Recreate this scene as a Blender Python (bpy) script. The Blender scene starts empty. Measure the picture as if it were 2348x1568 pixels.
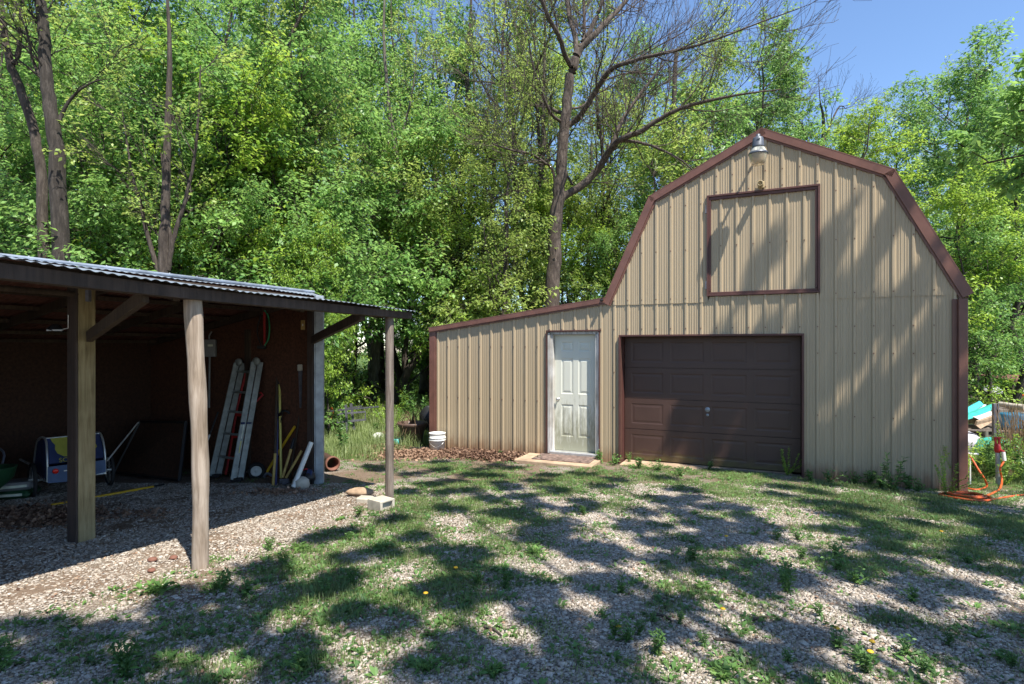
import bpy, math, random
import numpy as np
from mathutils import Vector, Matrix

C = bpy.context.scene.collection
R = math.radians
rng = np.random.default_rng(7)
random.seed(7)

# ------------------------------------------------------------------ camera, sky, sun, exposure
F, HY, CX = 1300.0, 795.0, 1174.0      # measured focal length, horizon and centre of the photograph (2347 wide)
ZC = 1.62                               # camera height
cam_d = bpy.data.cameras.new('camera'); cam = bpy.data.objects.new('camera', cam_d); C.objects.link(cam)
cam.location = (0, 0, ZC); cam.rotation_euler = (R(90), 0, 0)
cam_d.sensor_width = 36; cam_d.lens = F / 2347 * 36; cam_d.shift_y = 11 / 2347
cam_d.clip_start = 0.05; cam_d.clip_end = 2000
bpy.context.scene.camera = cam

SUN_EL, SUN_AZ = 60.5, 34.0            # light travels forward and 34 deg to the left
az = R(SUN_AZ); el = R(SUN_EL)
sun_to = Vector((math.sin(az) * math.cos(el), -math.cos(az) * math.cos(el), math.sin(el)))   # towards the sun
w = bpy.data.worlds.new('World'); bpy.context.scene.world = w; w.use_nodes = True
nt = w.node_tree; nt.nodes.clear()
sky = nt.nodes.new('ShaderNodeTexSky'); sky.sky_type = 'NISHITA'; sky.sun_disc = False
sky.sun_elevation = el; sky.sun_rotation = math.atan2(sun_to.x, sun_to.y)
sky.air_density = 1.0; sky.dust_density = 0.1; sky.ozone_density = 5.0; sky.altitude = 200
bg = nt.nodes.new('ShaderNodeBackground'); bg.inputs[1].default_value = 0.125
wo = nt.nodes.new('ShaderNodeOutputWorld')
nt.links.new(sky.outputs[0], bg.inputs[0]); nt.links.new(bg.outputs[0], wo.inputs[0])
sl = bpy.data.lights.new('sun', 'SUN'); sl.energy = 5.0; sl.angle = R(0.53); sl.color = (1.0, 0.95, 0.86)
so = bpy.data.objects.new('sun', sl); C.objects.link(so)
so.rotation_euler = sun_to.to_track_quat('Z', 'Y').to_euler(); so.location = (5, -10, 30)
vs = bpy.context.scene.view_settings
vs.view_transform = 'Standard'; vs.look = 'None'; vs.gamma = 1; vs.exposure = 1.0
cy = bpy.context.scene.cycles
cy.max_bounces = 6; cy.diffuse_bounces = 3; cy.glossy_bounces = 3; cy.transmission_bounces = 5; cy.transparent_max_bounces = 8
cy.use_denoising = True

# ------------------------------------------------------------------ noise and ground shape
def vnoise(x, y, seed=0):
    x = np.asarray(x, float); y = np.asarray(y, float)
    xi = np.floor(x).astype(np.int64); yi = np.floor(y).astype(np.int64)
    fx = x - xi; fy = y - yi; fx = fx * fx * (3 - 2 * fx); fy = fy * fy * (3 - 2 * fy)
    def h(a, b):
        n = (a * 374761393 + b * 668265263 + seed * 974634777) & 0xffffffff
        n = ((n ^ (n >> 13)) * 1274126177) & 0xffffffff
        return ((n ^ (n >> 16)) & 0xffff) / 65535.0
    return (h(xi, yi) * (1 - fx) + h(xi + 1, yi) * fx) * (1 - fy) + (h(xi, yi + 1) * (1 - fx) + h(xi + 1, yi + 1) * fx) * fy
def fbm(x, y, seed=0, o=4):
    s = 0; a = .5; t = 0
    for i in range(o):
        s = s + a * vnoise(x * 2 ** i, y * 2 ** i, seed + i); t += a; a *= .5
    return s / t
def sstep(a, b, x):
    t = np.clip((np.asarray(x, float) - a) / (b - a), 0, 1); return t * t * (3 - 2 * t)
def gz(x, y):
    """ground height"""
    x = np.asarray(x, float); y = np.asarray(y, float)
    yy = np.minimum(y, 11) + np.maximum(y - 11, 0) * 0.06
    D = 1.43 + 0.053 * np.maximum(yy, -2) + 0.0 * x
    D = D + 0.085 * sstep(3, 6, x)
    return ZC - D + 0.02 * (fbm(x * 1.3, y * 1.3, 5, 3) - .5)
def gh(x, y): return float(gz(x, y))
def P(px, py, Z):
    """a measured photo position at a known distance, in metres"""
    return Vector(((px - CX) / F * Z, Z, ZC + (HY - py) / F * Z))
def G(px, py):
    u = (px - CX) / F; v = (py - HY) / F; Z = 5.0
    for _ in range(60): Z = .5 * Z + .5 * (ZC - gh(u * Z, Z)) / v
    return Vector((u * Z, Z, gh(u * Z, Z)))

# ------------------------------------------------------------------ materials
def N(nt, t, **k):
    n = nt.nodes.new(t)
    for a, b in k.items(): setattr(n, a, b)
    return n
def base_mat(name):
    m = bpy.data.materials.new(name); m.use_nodes = True
    nt = m.node_tree; p = nt.nodes['Principled BSDF']; return m, nt, p
def ramp(nt, src, stops):
    r = N(nt, 'ShaderNodeValToRGB'); e = r.color_ramp.elements
    while len(e) < len(stops): e.new(0.5)
    for i, (pos, col) in enumerate(stops):
        e[i].position = pos; e[i].color = (*col, 1) if len(col) == 3 else col
    nt.links.new(src, r.inputs[0]); return r
def noise(nt, scale, detail=4, vec=None, rough=.55, dist=0):
    n = N(nt, 'ShaderNodeTexNoise'); n.inputs['Scale'].default_value = scale; n.inputs['Detail'].default_value = detail
    n.inputs['Roughness'].default_value = rough; n.inputs['Distortion'].default_value = dist
    if vec is not None: nt.links.new(vec, n.inputs['Vector'])
    return n
def coords(nt, kind='Object', scale=(1, 1, 1)):
    tc = N(nt, 'ShaderNodeTexCoord'); mp = N(nt, 'ShaderNodeMapping'); mp.inputs['Scale'].default_value = scale
    nt.links.new(tc.outputs[kind], mp.inputs[0]); return mp.outputs[0]
def bump(nt, p, h, strength=.3, dist=.01):
    b = N(nt, 'ShaderNodeBump'); b.inputs['Strength'].default_value = strength; b.inputs['Distance'].default_value = dist
    nt.links.new(h, b.inputs['Height']); nt.links.new(b.outputs[0], p.inputs['Normal']); return b
def mixc(nt, fac, a, b):
    m = N(nt, 'ShaderNodeMix', data_type='RGBA')
    if isinstance(fac, (int, float)): m.inputs[0].default_value = fac
    else: nt.links.new(fac, m.inputs[0])
    for i, v in ((6, a), (7, b)):
        if isinstance(v, tuple): m.inputs[i].default_value = (*v, 1)
        else: nt.links.new(v, m.inputs[i])
    return m.outputs[2]
def math_(nt, op, a, b=None):
    m = N(nt, 'ShaderNodeMath', operation=op)
    for i, v in enumerate((a, b)):
        if v is None: continue
        if isinstance(v, (int, float)): m.inputs[i].default_value = v
        else: nt.links.new(v, m.inputs[i])
    return m.outputs[0]
def simple(name, col, rough=.6, metal=0, var=.25, scale=8, bumpv=.1, vscale=(1, 1, 1), spec=.4):
    m, nt, p = base_mat(name); v = coords(nt, 'Object', vscale)
    n = noise(nt, scale, 5, v)
    r = ramp(nt, n.outputs[0], [(.3, tuple(c * (1 - var) for c in col)), (.7, tuple(min(1, c * (1 + var)) for c in col))])
    nt.links.new(r.outputs[0], p.inputs['Base Color']); p.inputs['Roughness'].default_value = rough; p.inputs['Metallic'].default_value = metal
    p.inputs['Specular IOR Level'].default_value = spec
    if bumpv: bump(nt, p, n.outputs[0], bumpv, .01)
    return m
def wood(name, c1, c2, rough=.85, grain=(14, 14, .9), axis='z'):
    m, nt, p = base_mat(name)
    sc = {'z': grain, 'x': (grain[2], grain[0], grain[1])}[axis]
    v = coords(nt, 'Object', sc); n = noise(nt, 2.2, 8, v, .65, .6)
    v2 = coords(nt, 'Object', (1, 1, 1)); n2 = noise(nt, 2.5, 3, v2)
    r = ramp(nt, n.outputs[0], [(.25, tuple(c * .45 for c in c1)), (.42, c1), (.62, c2), (.85, tuple(c * .7 for c in c2))])
    r2 = ramp(nt, n2.outputs[0], [(.35, (.62, .58, .5)), (.6, (1, 1, 1))])
    mm = N(nt, 'ShaderNodeMix', data_type='RGBA', blend_type='MULTIPLY'); mm.inputs[0].default_value = .8
    nt.links.new(r.outputs[0], mm.inputs[6]); nt.links.new(r2.outputs[0], mm.inputs[7])
    nt.links.new(mm.outputs[2], p.inputs['Base Color']); p.inputs['Roughness'].default_value = rough
    bump(nt, p, n.outputs[0], .5, .01); return m
def leafmat(name, dark, light, trans=.35, rough=.45):
    m, nt, p = base_mat(name)
    at = N(nt, 'ShaderNodeAttribute', attribute_name='lv')
    geo = N(nt, 'ShaderNodeNewGeometry'); n = noise(nt, .55, 2, geo.outputs['Position'])
    f = math_(nt, 'ADD', math_(nt, 'MULTIPLY', at.outputs['Fac'], .6), math_(nt, 'SUBTRACT', math_(nt, 'MULTIPLY', n.outputs[0], 1.2), .4))
    r = ramp(nt, f, [(.1, dark), (.5, tuple((a + b) / 2 for a, b in zip(dark, light))), (.95, light)])
    nt.links.new(r.outputs[0], p.inputs['Base Color']); p.inputs['Roughness'].default_value = rough
    p.inputs['Specular IOR Level'].default_value = .45
    tr = N(nt, 'ShaderNodeBsdfTranslucent'); hs = N(nt, 'ShaderNodeHueSaturation'); hs.inputs['Value'].default_value = 1.5; hs.inputs['Hue'].default_value = .485
    nt.links.new(r.outputs[0], hs.inputs['Color']); nt.links.new(hs.outputs[0], tr.inputs[0])
    mx = N(nt, 'ShaderNodeMixShader'); mx.inputs[0].default_value = trans
    out = nt.nodes['Material Output']
    nt.links.new(p.outputs[0], mx.inputs[1]); nt.links.new(tr.outputs[0], mx.inputs[2]); nt.links.new(mx.outputs[0], out.inputs[0])
    return m
def barkmat(name, c1, c2, sc=1.0):
    m, nt, p = base_mat(name)
    v = coords(nt, 'Object', (6 * sc, 6 * sc, 1.2 * sc)); n = noise(nt, 3.5, 8, v, .7, .4)
    r = ramp(nt, n.outputs[0], [(.32, tuple(c * .4 for c in c1)), (.5, c1), (.7, c2)])
    nt.links.new(r.outputs[0], p.inputs['Base Color']); p.inputs['Roughness'].default_value = .95
    bump(nt, p, n.outputs[0], .8, .03); return m

M = {}
def siding_mat(name, col):
    m, nt, p = base_mat(name)
    v = coords(nt, 'Object', (9, 9, .35)); n = noise(nt, 3, 6, v, .6)
    v2 = coords(nt, 'Object', (1, 1, 1)); n2 = noise(nt, 1.1, 3, v2)
    c = mixc(nt, math_(nt, 'MULTIPLY', n.outputs[0], .7), col, tuple(x * .78 for x in col))
    c = mixc(nt, math_(nt, 'MULTIPLY', n2.outputs[0], .35), c, tuple(x * y for x, y in zip(col, (.8, .85, .8))))
    # splash dirt near the foot of the wall
    sx = N(nt, 'ShaderNodeSeparateXYZ'); nt.links.new(coords(nt, 'Object'), sx.inputs[0])
    shn = math_(nt, 'FLOOR', math_(nt, 'MULTIPLY', math_(nt, 'ADD', sx.outputs[0], 8.29), 1.0937)); wn = N(nt, 'ShaderNodeTexWhiteNoise', noise_dimensions='1D'); nt.links.new(shn, wn.inputs['W'])
    c = mixc(nt, math_(nt, 'MULTIPLY', wn.outputs[0], .22), c, tuple(x * .62 for x in col))
    n5 = noise(nt, 4, 6, coords(nt, 'Object', (10, 10, .25)), .7); r5 = ramp(nt, n5.outputs[0], [(.58, (0, 0, 0)), (.78, (.22, .22, .22))]); c = mixc(nt, r5.outputs[0], c, (.21, .16, .09))
    v3 = coords(nt, 'Object', (7, 7, 2.2)); n3 = noise(nt, 1.6, 6, v3, .65)
    hgt = math_(nt, 'MULTIPLY_ADD', sx.outputs[2], -1.9)
    hgt.node.inputs[2].default_value = .62
    dirt = math_(nt, 'ADD', hgt, n3.outputs[0]); rr = ramp(nt, dirt, [(.55, (0, 0, 0)), (.95, (.75, .75, .75))])
    c = mixc(nt, rr.outputs[0], c, (.20, .105, .055))
    nt.links.new(c, p.inputs['Base Color']); p.inputs['Roughness'].default_value = .42; p.inputs['Specular IOR Level'].default_value = .5
    v4 = coords(nt, 'Object', (3, 3, .5)); n4 = noise(nt, 2.2, 2, v4); bump(nt, p, n4.outputs[0], .25, .012)
    return m
M['siding'] = siding_mat('tan_siding', (.415, .322, .210))
M['brown'] = simple('brown_trim', (.150, .068, .050), .42, 0, .18, 6, .08)
M['brown_dark'] = simple('brown_trim_dark', (.085, .034, .028), .5, 0, .2, 6, .05)
def garage_mat():
    m, nt, p = base_mat('garage_brown')
    v = coords(nt, 'Object', (1, 1, 1)); n = noise(nt, 2.4, 5, v)
    c = mixc(nt, n.outputs[0], (.046, .022, .016), (.074, .037, .027))
    sx = N(nt, 'ShaderNodeSeparateXYZ'); nt.links.new(v, sx.inputs[0])
    n3 = noise(nt, 4, 6, coords(nt, 'Object', (1, 1, 2.5)))
    d = math_(nt, 'MULTIPLY_ADD', sx.outputs[2], -2.0); d.node.inputs[2].default_value = .55
    rr = ramp(nt, math_(nt, 'ADD', d, n3.outputs[0]), [(.6, (0, 0, 0)), (1.0, (1, 1, 1))])
    c = mixc(nt, rr.outputs[0], c, (.10, .075, .02))
    nt.links.new(c, p.inputs['Base Color']); p.inputs['Roughness'].default_value = .5
    bump(nt, p, noise(nt, 60, 3, v).outputs[0], .08, .003); return m
M['garage'] = garage_mat()
def door_mat():
    m, nt, p = base_mat('entry_door_paint')
    sx = N(nt, 'ShaderNodeSeparateXYZ'); nt.links.new(coords(nt, 'Object'), sx.inputs[0])
    n = noise(nt, 5, 8, coords(nt, 'Object', (4, 4, .8)), .7)
    d = math_(nt, 'MULTIPLY_ADD', sx.outputs[2], -.42); d.node.inputs[2].default_value = .50
    rr = ramp(nt, math_(nt, 'ADD', d, n.outputs[0]), [(.58, (0, 0, 0)), (.86, (.75, .75, .75))])
    c = mixc(nt, rr.outputs[0], (.58, .58, .50), (.19, .185, .11))
    nt.links.new(c, p.inputs['Base Color']); p.inputs['Roughness'].default_value = .4; return m
M['door'] = door_mat()
M['white_wood'] = wood('weathered_white_wood', (.42, .40, .38), (.62, .60, .57))
M['concrete'] = simple('concrete', (.42, .38, .31), .9, 0, .25, 9, .3)
M['concrete_tan'] = simple('rust_stained_concrete', (.38, .27, .18), .9, 0, .3, 6, .3)
M['steel'] = simple('brushed_steel', (.55, .53, .5), .35, .9, .15, 20, .05)
M['galv'] = simple('galvanised_sheet', (.27, .31, .37), .42, .35, .35, 5, .08, (1, 1, 1))
M['galv_old'] = simple('weathered_galvanised', (.30, .33, .36), .5, .5, .25, 9, .1)
M['alu_dull'] = simple('dull_aluminium', (.21, .22, .205), .55, .3, .3, 12, .05)
M['alu'] = simple('aluminium', (.62, .62, .6), .4, .7, .12, 12, .05)
M['beam'] = wood('dark_stained_board', (.045, .030, .024), (.075, .050, .040), .8, (8, 8, .7))
M['post_sq'] = wood('treated_post', (.26, .20, .10), (.38, .31, .17))
M['post_round'] = wood('weathered_round_post', (.26, .20, .15), (.42, .34, .27))
M['post_grey'] = wood('weathered_landscape_timber', (.13, .10, .085), (.24, .20, .17))
M['rafter'] = wood('dark_rafter_wood', (.045, .028, .018), (.07, .047, .03))
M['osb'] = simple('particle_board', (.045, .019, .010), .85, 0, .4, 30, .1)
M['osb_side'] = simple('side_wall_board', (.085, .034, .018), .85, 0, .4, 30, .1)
M['black'] = simple('black_plastic', (.012, .012, .013), .5, 0, .2, 10, 0)
M['rubber'] = simple('tyre_rubber', (.018, .017, .017), .8, 0, .2, 30, .1)
M['white'] = simple('white_plastic', (.66, .65, .61), .45, 0, .08, 6, 0)
M['yellow'] = simple('yellow_paint', (.62, .36, .02), .5, 0, .12, 9, 0)
M['yellow_pale'] = simple('pale_yellow_fibreglass', (.55, .48, .12), .5, 0, .12, 9, 0)
M['tan_handle'] = wood('ash_handle', (.45, .30, .08), (.58, .40, .13), .6)
M['red'] = simple('red_paint', (.35, .015, .015), .45, 0, .2, 9, 0)
M['blue_grey'] = simple('blue_grey_fabric', (.08, .115, .20), .85, 0, .2, 6, .2)
M['navy'] = simple('navy_fabric', (.022, .034, .10), .85, 0, .25, 6, .2)
M['yellow_fabric'] = simple('yellow_green_fabric', (.30, .29, .045), .85, 0, .25, 5, .2)
M['green_plastic'] = simple('green_plastic', (.015, .06, .025), .5, 0, .2, 6, 0)
M['green_hose'] = simple('green_hose', (.02, .22, .09), .5, 0, .15, 9, 0)
M['orange'] = simple('orange_hose', (.50, .085, .015), .5, 0, .2, 9, 0)
M['purple'] = simple('dark_blue_pipe', (.05, .05, .14), .45, 0, .15, 9, 0)
M['teal'] = simple('teal_plastic', (.04, .36, .30), .4, 0, .2, 5, .1)
M['teal_bright'] = simple('turquoise_plastic', (.06, .42, .42), .45, 0, .1, 5, 0)
M['blue_tarp'] = simple('blue_tarp', (.03, .15, .26), .4, 0, .25, 7, .4)
M['grey_sheet'] = simple('pale_grey_sheet', (.50, .49, .54), .5, 0, .15, 5, .2)
M['slate'] = simple('slate_plastic', (.09, .095, .12), .6, 0, .2, 6, .1)
M['clay'] = simple('terracotta', (.17, .075, .05), .8, 0, .25, 12, .2)
M['pot'] = simple('brown_planter', (.10, .06, .045), .5, 0, .3, 6, .1)
M['soil'] = simple('soil', (.05, .03, .02), .95, 0, .4, 20, .5)
M['iron'] = simple('grey_painted_iron', (.12, .12, .14), .6, .3, .3, 15, .1)
M['rust'] = simple('rusty_board', (.13, .055, .04), .9, 0, .4, 8, .3)
M['lampgrey'] = simple('lamp_housing_grey', (.10, .11, .13), .45, .3, .12, 12, 0)
M['tanplastic'] = simple('tan_plastic', (.42, .33, .19), .4, 0, .1, 12, 0)
M['mat'] = simple('worn_door_mat', (.16, .11, .09), .95, 0, .75, 14, .5)
M['grey_plastic'] = simple('grey_plastic', (.22, .22, .22), .6, 0, .15, 5, 0)
M['stone_tan'] = simple('tan_fieldstone', (.33, .23, .15), .9, 0, .3, 12, .4)
M['paper'] = simple('pale_paper', (.6, .62, .5), .7, 0, .15, 12, 0)
def glassmat():
    m, nt, p = base_mat('acrylic_refractor'); p.inputs['Base Color'].default_value = (.62, .52, .38, 1)
    p.inputs['Roughness'].default_value = .25; p.inputs['Transmission Weight'].default_value = .55; p.inputs['IOR'].default_value = 1.3
    return m
M['acrylic'] = glassmat()
M['leaf_mid'] = leafmat('leaf_mid_green', (.065, .180, .042), (.28, .47, .12), .44)
M['leaf_bright'] = leafmat('leaf_yellow_green', (.11, .23, .025), (.38, .54, .08), .44)
M['leaf_deep'] = leafmat('leaf_deep_green', (.060, .145, .04), (.23, .38, .10), .42)
M['leaf_pale'] = leafmat('leaf_pale_spring', (.15, .25, .05), (.37, .48, .12), .45)
M['grass'] = leafmat('grass_blade', (.085, .125, .04), (.27, .335, .12), .30, .55)
M['weed'] = leafmat('weed_leaf', (.045, .115, .03), (.17, .31, .08), .33)
M['dry'] = leafmat('dry_leaf', (.10, .05, .03), (.36, .23, .15), .1, .8)
M['reed'] = leafmat('dry_reed', (.10, .06, .03), (.30, .20, .11), .15, .8)
M['bark'] = barkmat('bark_dark', (.055, .042, .033), (.115, .095, .078))
M['bark_dark'] = barkmat('bark_dark_furrowed', (.035, .028, .022), (.085, .072, .06))
M['bark_grey'] = barkmat('bark_grey', (.11, .095, .075), (.20, .175, .14))
M['bark_bare'] = barkmat('bark_bare_tree', (.075, .056, .044), (.16, .13, .105))

# ------------------------------------------------------------------ object helpers
def link(o, parent=None):
    C.objects.link(o)
    if parent is not None: o.parent = parent
    return o
def thing(name, label, cat, loc=(0, 0, 0), rotz=0, group=None):
    o = bpy.data.objects.new(name, None); link(o); o.location = loc; o.rotation_euler = (0, 0, rotz)
    o.empty_display_size = .1; tag(o, label, cat, group); return o
def tag(o, label, cat, group=None):
    o['label'] = label; o['category'] = cat
    if group: o['group'] = group
    return o
def struct(o, kind='structure', label=None, cat=None):
    o['kind'] = kind
    if label: o['label'] = label
    if cat: o['category'] = cat
    return o
def np_mesh(name, V, Fq, mat, nv=4, smooth=False, lv=None):
    """big mesh from arrays, faces all with nv corners"""
    me = bpy.data.meshes.new(name)
    V = np.asarray(V, np.float32); Fq = np.asarray(Fq, np.int32)
    me.vertices.add(len(V)); me.vertices.foreach_set('co', V.ravel())
    me.loops.add(Fq.size); me.loops.foreach_set('vertex_index', Fq.ravel())
    me.polygons.add(len(Fq)); me.polygons.foreach_set('loop_start', np.arange(len(Fq), dtype=np.int32) * nv)
    me.polygons.foreach_set('loop_total', np.full(len(Fq), nv, np.int32))
    if smooth: me.polygons.foreach_set('use_smooth', np.ones(len(Fq), bool))
    me.update(calc_edges=True)
    if lv is not None:
        a = me.attributes.new('lv', 'FLOAT', 'FACE'); a.data.foreach_set('value', np.asarray(lv, np.float32))
    if isinstance(mat, str): mat = M[mat]
    me.materials.append(mat); return me
def np_obj(name, me, parent=None, loc=(0, 0, 0)):
    o = bpy.data.objects.new(name, me); link(o, parent); o.location = loc; return o

class MB:
    def __init__(s): s.v = []; s.f = []; s.sm = []
    def add(s, vs, fs, smooth=False):
        b = len(s.v); s.v += [tuple(v) for v in vs]; s.f += [tuple(i + b for i in f) for f in fs]; s.sm += [smooth] * len(fs); return s
    def box(s, c, d, rot=None, bev=0.0):
        hx, hy, hz = d[0] / 2, d[1] / 2, d[2] / 2
        if bev > 0:
            bv = min(bev, hx * .8, hy * .8, hz * .8); vs = []; idx = {}
            for sx in (-1, 1):
                for sy in (-1, 1):
                    for sz in (-1, 1):
                        for k in range(3):
                            q = [sx * hx, sy * hy, sz * hz]
                            for j in range(3):
                                if j != k: q[j] -= (sx, sy, sz)[j] * bv
                            idx[(sx, sy, sz, k)] = len(vs); vs.append(q)
            fs = []
            for k in range(3):
                a, b = [(1, 2), (2, 0), (0, 1)][k]
                for sg in (-1, 1):
                    L = []
                    for (p, q) in ((-1, -1), (1, -1), (1, 1), (-1, 1)):
                        t = [0, 0, 0]; t[k] = sg; t[a] = p; t[b] = q; L.append(idx[(*t, k)])
                    fs.append(L if sg > 0 else L[::-1])
            for k in range(3):
                a, b = [(1, 2), (2, 0), (0, 1)][k]
                for p in (-1, 1):
                    for q in (-1, 1):
                        t0 = [0, 0, 0]; t1 = [0, 0, 0]; t0[k] = -1; t1[k] = 1
                        for t in (t0, t1): t[a] = p; t[b] = q
                        L = [idx[(*t0, a)], idx[(*t1, a)], idx[(*t1, b)], idx[(*t0, b)]]
                        fs.append(L if p * q < 0 else L[::-1])
            for sx in (-1, 1):
                for sy in (-1, 1):
                    for sz in (-1, 1):
                        L = [idx[(sx, sy, sz, k)] for k in range(3)]
                        fs.append(L if sx * sy * sz > 0 else L[::-1])
        else:
            vs = [(x, y, z) for x in (-hx, hx) for y in (-hy, hy) for z in (-hz, hz)]
            fs = [(0, 1, 3, 2), (4, 6, 7, 5), (0, 4, 5, 1), (2, 3, 7, 6), (0, 2, 6, 4), (1, 5, 7, 3)]
        c = Vector(c)
        vs = [(rot @ Vector(v) if rot is not None else Vector(v)) + c for v in vs]
        return s.add(vs, fs)
    def bar(s, a, b, w_, t_, up=(0, 0, 1), bev=0.0):
        """rectangular bar from a to b, w_ across (sideways), t_ along up"""
        a = Vector(a); b = Vector(b); z = (b - a); L = z.length; z.normalize(); u = Vector(up)
        x = u.cross(z)
        if x.length < 1e-4: x = Vector((1, 0, 0)).cross(z)
        x.normalize(); y = z.cross(x)
        rot = Matrix((x, y, z)).transposed()
        return s.box((a + b) / 2, (w_, t_, L), rot, bev)
    def tube(s, pts, r, n=8, caps=True):
        pts = [Vector(p) for p in pts]; K = len(pts); rs = r if isinstance(r, (list, tuple)) else [r] * K
        vs = []; prev = None
        for i, p in enumerate(pts):
            t = (pts[min(i + 1, K - 1)] - pts[max(i - 1, 0)]).normalized()
            if prev is None:
                ref = Vector((0, 0, 1)) if abs(t.z) < .9 else Vector((1, 0, 0)); a = t.cross(ref).normalized()
            else:
                a = (prev - t * prev.dot(t)).normalized()
            prev = a; b = t.cross(a)
            for k in range(n):
                an = 2 * math.pi * k / n; vs.append(p + (a * math.cos(an) + b * math.sin(an)) * rs[i])
        fs = [(i * n + k, i * n + (k + 1) % n, (i + 1) * n + (k + 1) % n, (i + 1) * n + k) for i in range(K - 1) for k in range(n)]
        s.add(vs, fs, True)
        if caps: s.add(vs[:n], [tuple(range(n))[::-1]]); s.add(vs[-n:], [tuple(range(n))])
        return s
    def lathe(s, prof, n=20, at=(0, 0, 0), rot=None, smooth=True):
        vs = []; at = Vector(at)
        for r, z in prof:
            for k in range(n):
                an = 2 * math.pi * k / n; v = Vector((r * math.cos(an), r * math.sin(an), z))
                vs.append((rot @ v if rot is not None else v) + at)
        K = len(prof)
        fs = [(i * n + k, i * n + (k + 1) % n, (i + 1) * n + (k + 1) % n, (i + 1) * n + k) for i in range(K - 1) for k in range(n)]
        return s.add(vs, fs, smooth)
    def quad(s, a, b, c, d): return s.add([a, b, c, d], [(0, 1, 2, 3)])
    def slab(s, pts, off):
        """closed plate: polygon pts extruded by vector off"""
        n = len(pts); p = [Vector(q) for q in pts]; o = Vector(off)
        s.add(p + [q + o for q in p], [tuple(range(n))[::-1], tuple(range(n, 2 * n))] + [(i, (i + 1) % n, n + (i + 1) % n, n + i) for i in range(n)])
        return s
    def build(s, name, mat, parent=None, loc=(0, 0, 0)):
        me = bpy.data.meshes.new(name); me.from_pydata(s.v, [], s.f)
        me.polygons.foreach_set('use_smooth', s.sm); me.update()
        me.materials.append(M[mat] if isinstance(mat, str) else mat)
        o = bpy.data.objects.new(name, me); link(o, parent); o.location = loc; return o
def spline(pts, n=6):
    pts = [Vector(p) for p in pts]; out = []
    for i in range(len(pts) - 1):
        p0 = pts[max(i - 1, 0)]; p1 = pts[i]; p2 = pts[i + 1]; p3 = pts[min(i + 2, len(pts) - 1)]
        for k in range(n):
            t = k / n
            out.append(.5 * ((2 * p1) + (p2 - p0) * t + (2 * p0 - 5 * p1 + 4 * p2 - p3) * t * t + (3 * p1 - p0 - 3 * p2 + p3) * t ** 3))
    out.append(pts[-1]); return out

# ------------------------------------------------------------------ ground
def make_ground():
    xs = np.concatenate([np.linspace(-160, -14, 30)[:-1], np.linspace(-14, 14, 281), np.linspace(14, 160, 30)[1:]])
    ys = np.concatenate([np.linspace(-60, 1, 20)[:-1], np.linspace(1, 16, 201), np.linspace(16, 40, 40)[1:], np.linspace(40, 260, 20)[1:]])
    X, Y = np.meshgrid(xs, ys); Z = gz(X, Y)
    near = (Y > 1) & (Y < 16) & (abs(X) < 14)
    Z = Z + np.where(near, .022 * (fbm(X * 5, Y * 5, 11, 3) - .5), 0)
    V = np.stack([X, Y, Z], -1).reshape(-1, 3); nx = len(xs); ny = len(ys)
    i = np.arange(nx * ny).reshape(ny, nx)
    Fq = np.stack([i[:-1, :-1], i[:-1, 1:], i[1:, 1:], i[1:, :-1]], -1).reshape(-1, 4)
    m, nt, p = base_mat('gravel_ground')
    v = coords(nt, 'Object')
    vo = N(nt, 'ShaderNodeTexVoronoi'); vo.inputs['Scale'].default_value = 88; nt.links.new(v, vo.inputs['Vector'])
    sv = N(nt, 'ShaderNodeSeparateColor'); nt.links.new(vo.outputs['Color'], sv.inputs[0])
    cr = ramp(nt, sv.outputs[0], [(0, (.22, .19, .145)), (.5, (.35, .31, .26)), (.8, (.45, .415, .36)), (1, (.56, .53, .48))])
    edge = ramp(nt, vo.outputs['Distance'], [(.25, (1, 1, 1)), (.75, (.35, .3, .26))])
    mm = N(nt, 'ShaderNodeMix', data_type='RGBA', blend_type='MULTIPLY'); mm.inputs[0].default_value = 1
    nt.links.new(cr.outputs[0], mm.inputs[6]); nt.links.new(edge.outputs[0], mm.inputs[7])
    n1 = noise(nt, 1.7, 5, v, .6); n2 = noise(nt, 14, 4, v)
    soilc = mixc(nt, n2.outputs[0], (.10, .065, .04), (.24, .17, .12))
    at = N(nt, 'ShaderNodeAttribute', attribute_name='green')
    f = math_(nt, 'ADD', at.outputs['Fac'], math_(nt, 'MULTIPLY', math_(nt, 'SUBTRACT', n1.outputs[0], .5), 1.3))
    fr = ramp(nt, f, [(.42, (0, 0, 0)), (.62, (.85, .85, .85))])
    c = mixc(nt, fr.outputs[0], mm.outputs[2], soilc)
    gr = ramp(nt, at.outputs['Fac'], [(.75, (0, 0, 0)), (1, (1, 1, 1))])
    c = mixc(nt, gr.outputs[0], c, mixc(nt, n2.outputs[0], (.04, .075, .015), (.10, .15, .03)))
    nt.links.new(c, p.inputs['Base Color']); p.inputs['Roughness'].default_value = .95; p.inputs['Specular IOR Level'].default_value = .2
    inv = math_(nt, 'SUBTRACT', 1.0, vo.outputs['Distance']); bump(nt, p, inv, .9, .012)
    me = np_mesh('ground', V, Fq, m, smooth=True)
    a = me.attributes.new('green', 'FLOAT', 'POINT'); a.data.foreach_set('value', np.maximum(green(V[:, 0], V[:, 1]), .60 * shed_dirt(V[:, 0], V[:, 1])).astype(np.float32))
    return struct(np_obj('ground', me))

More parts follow.
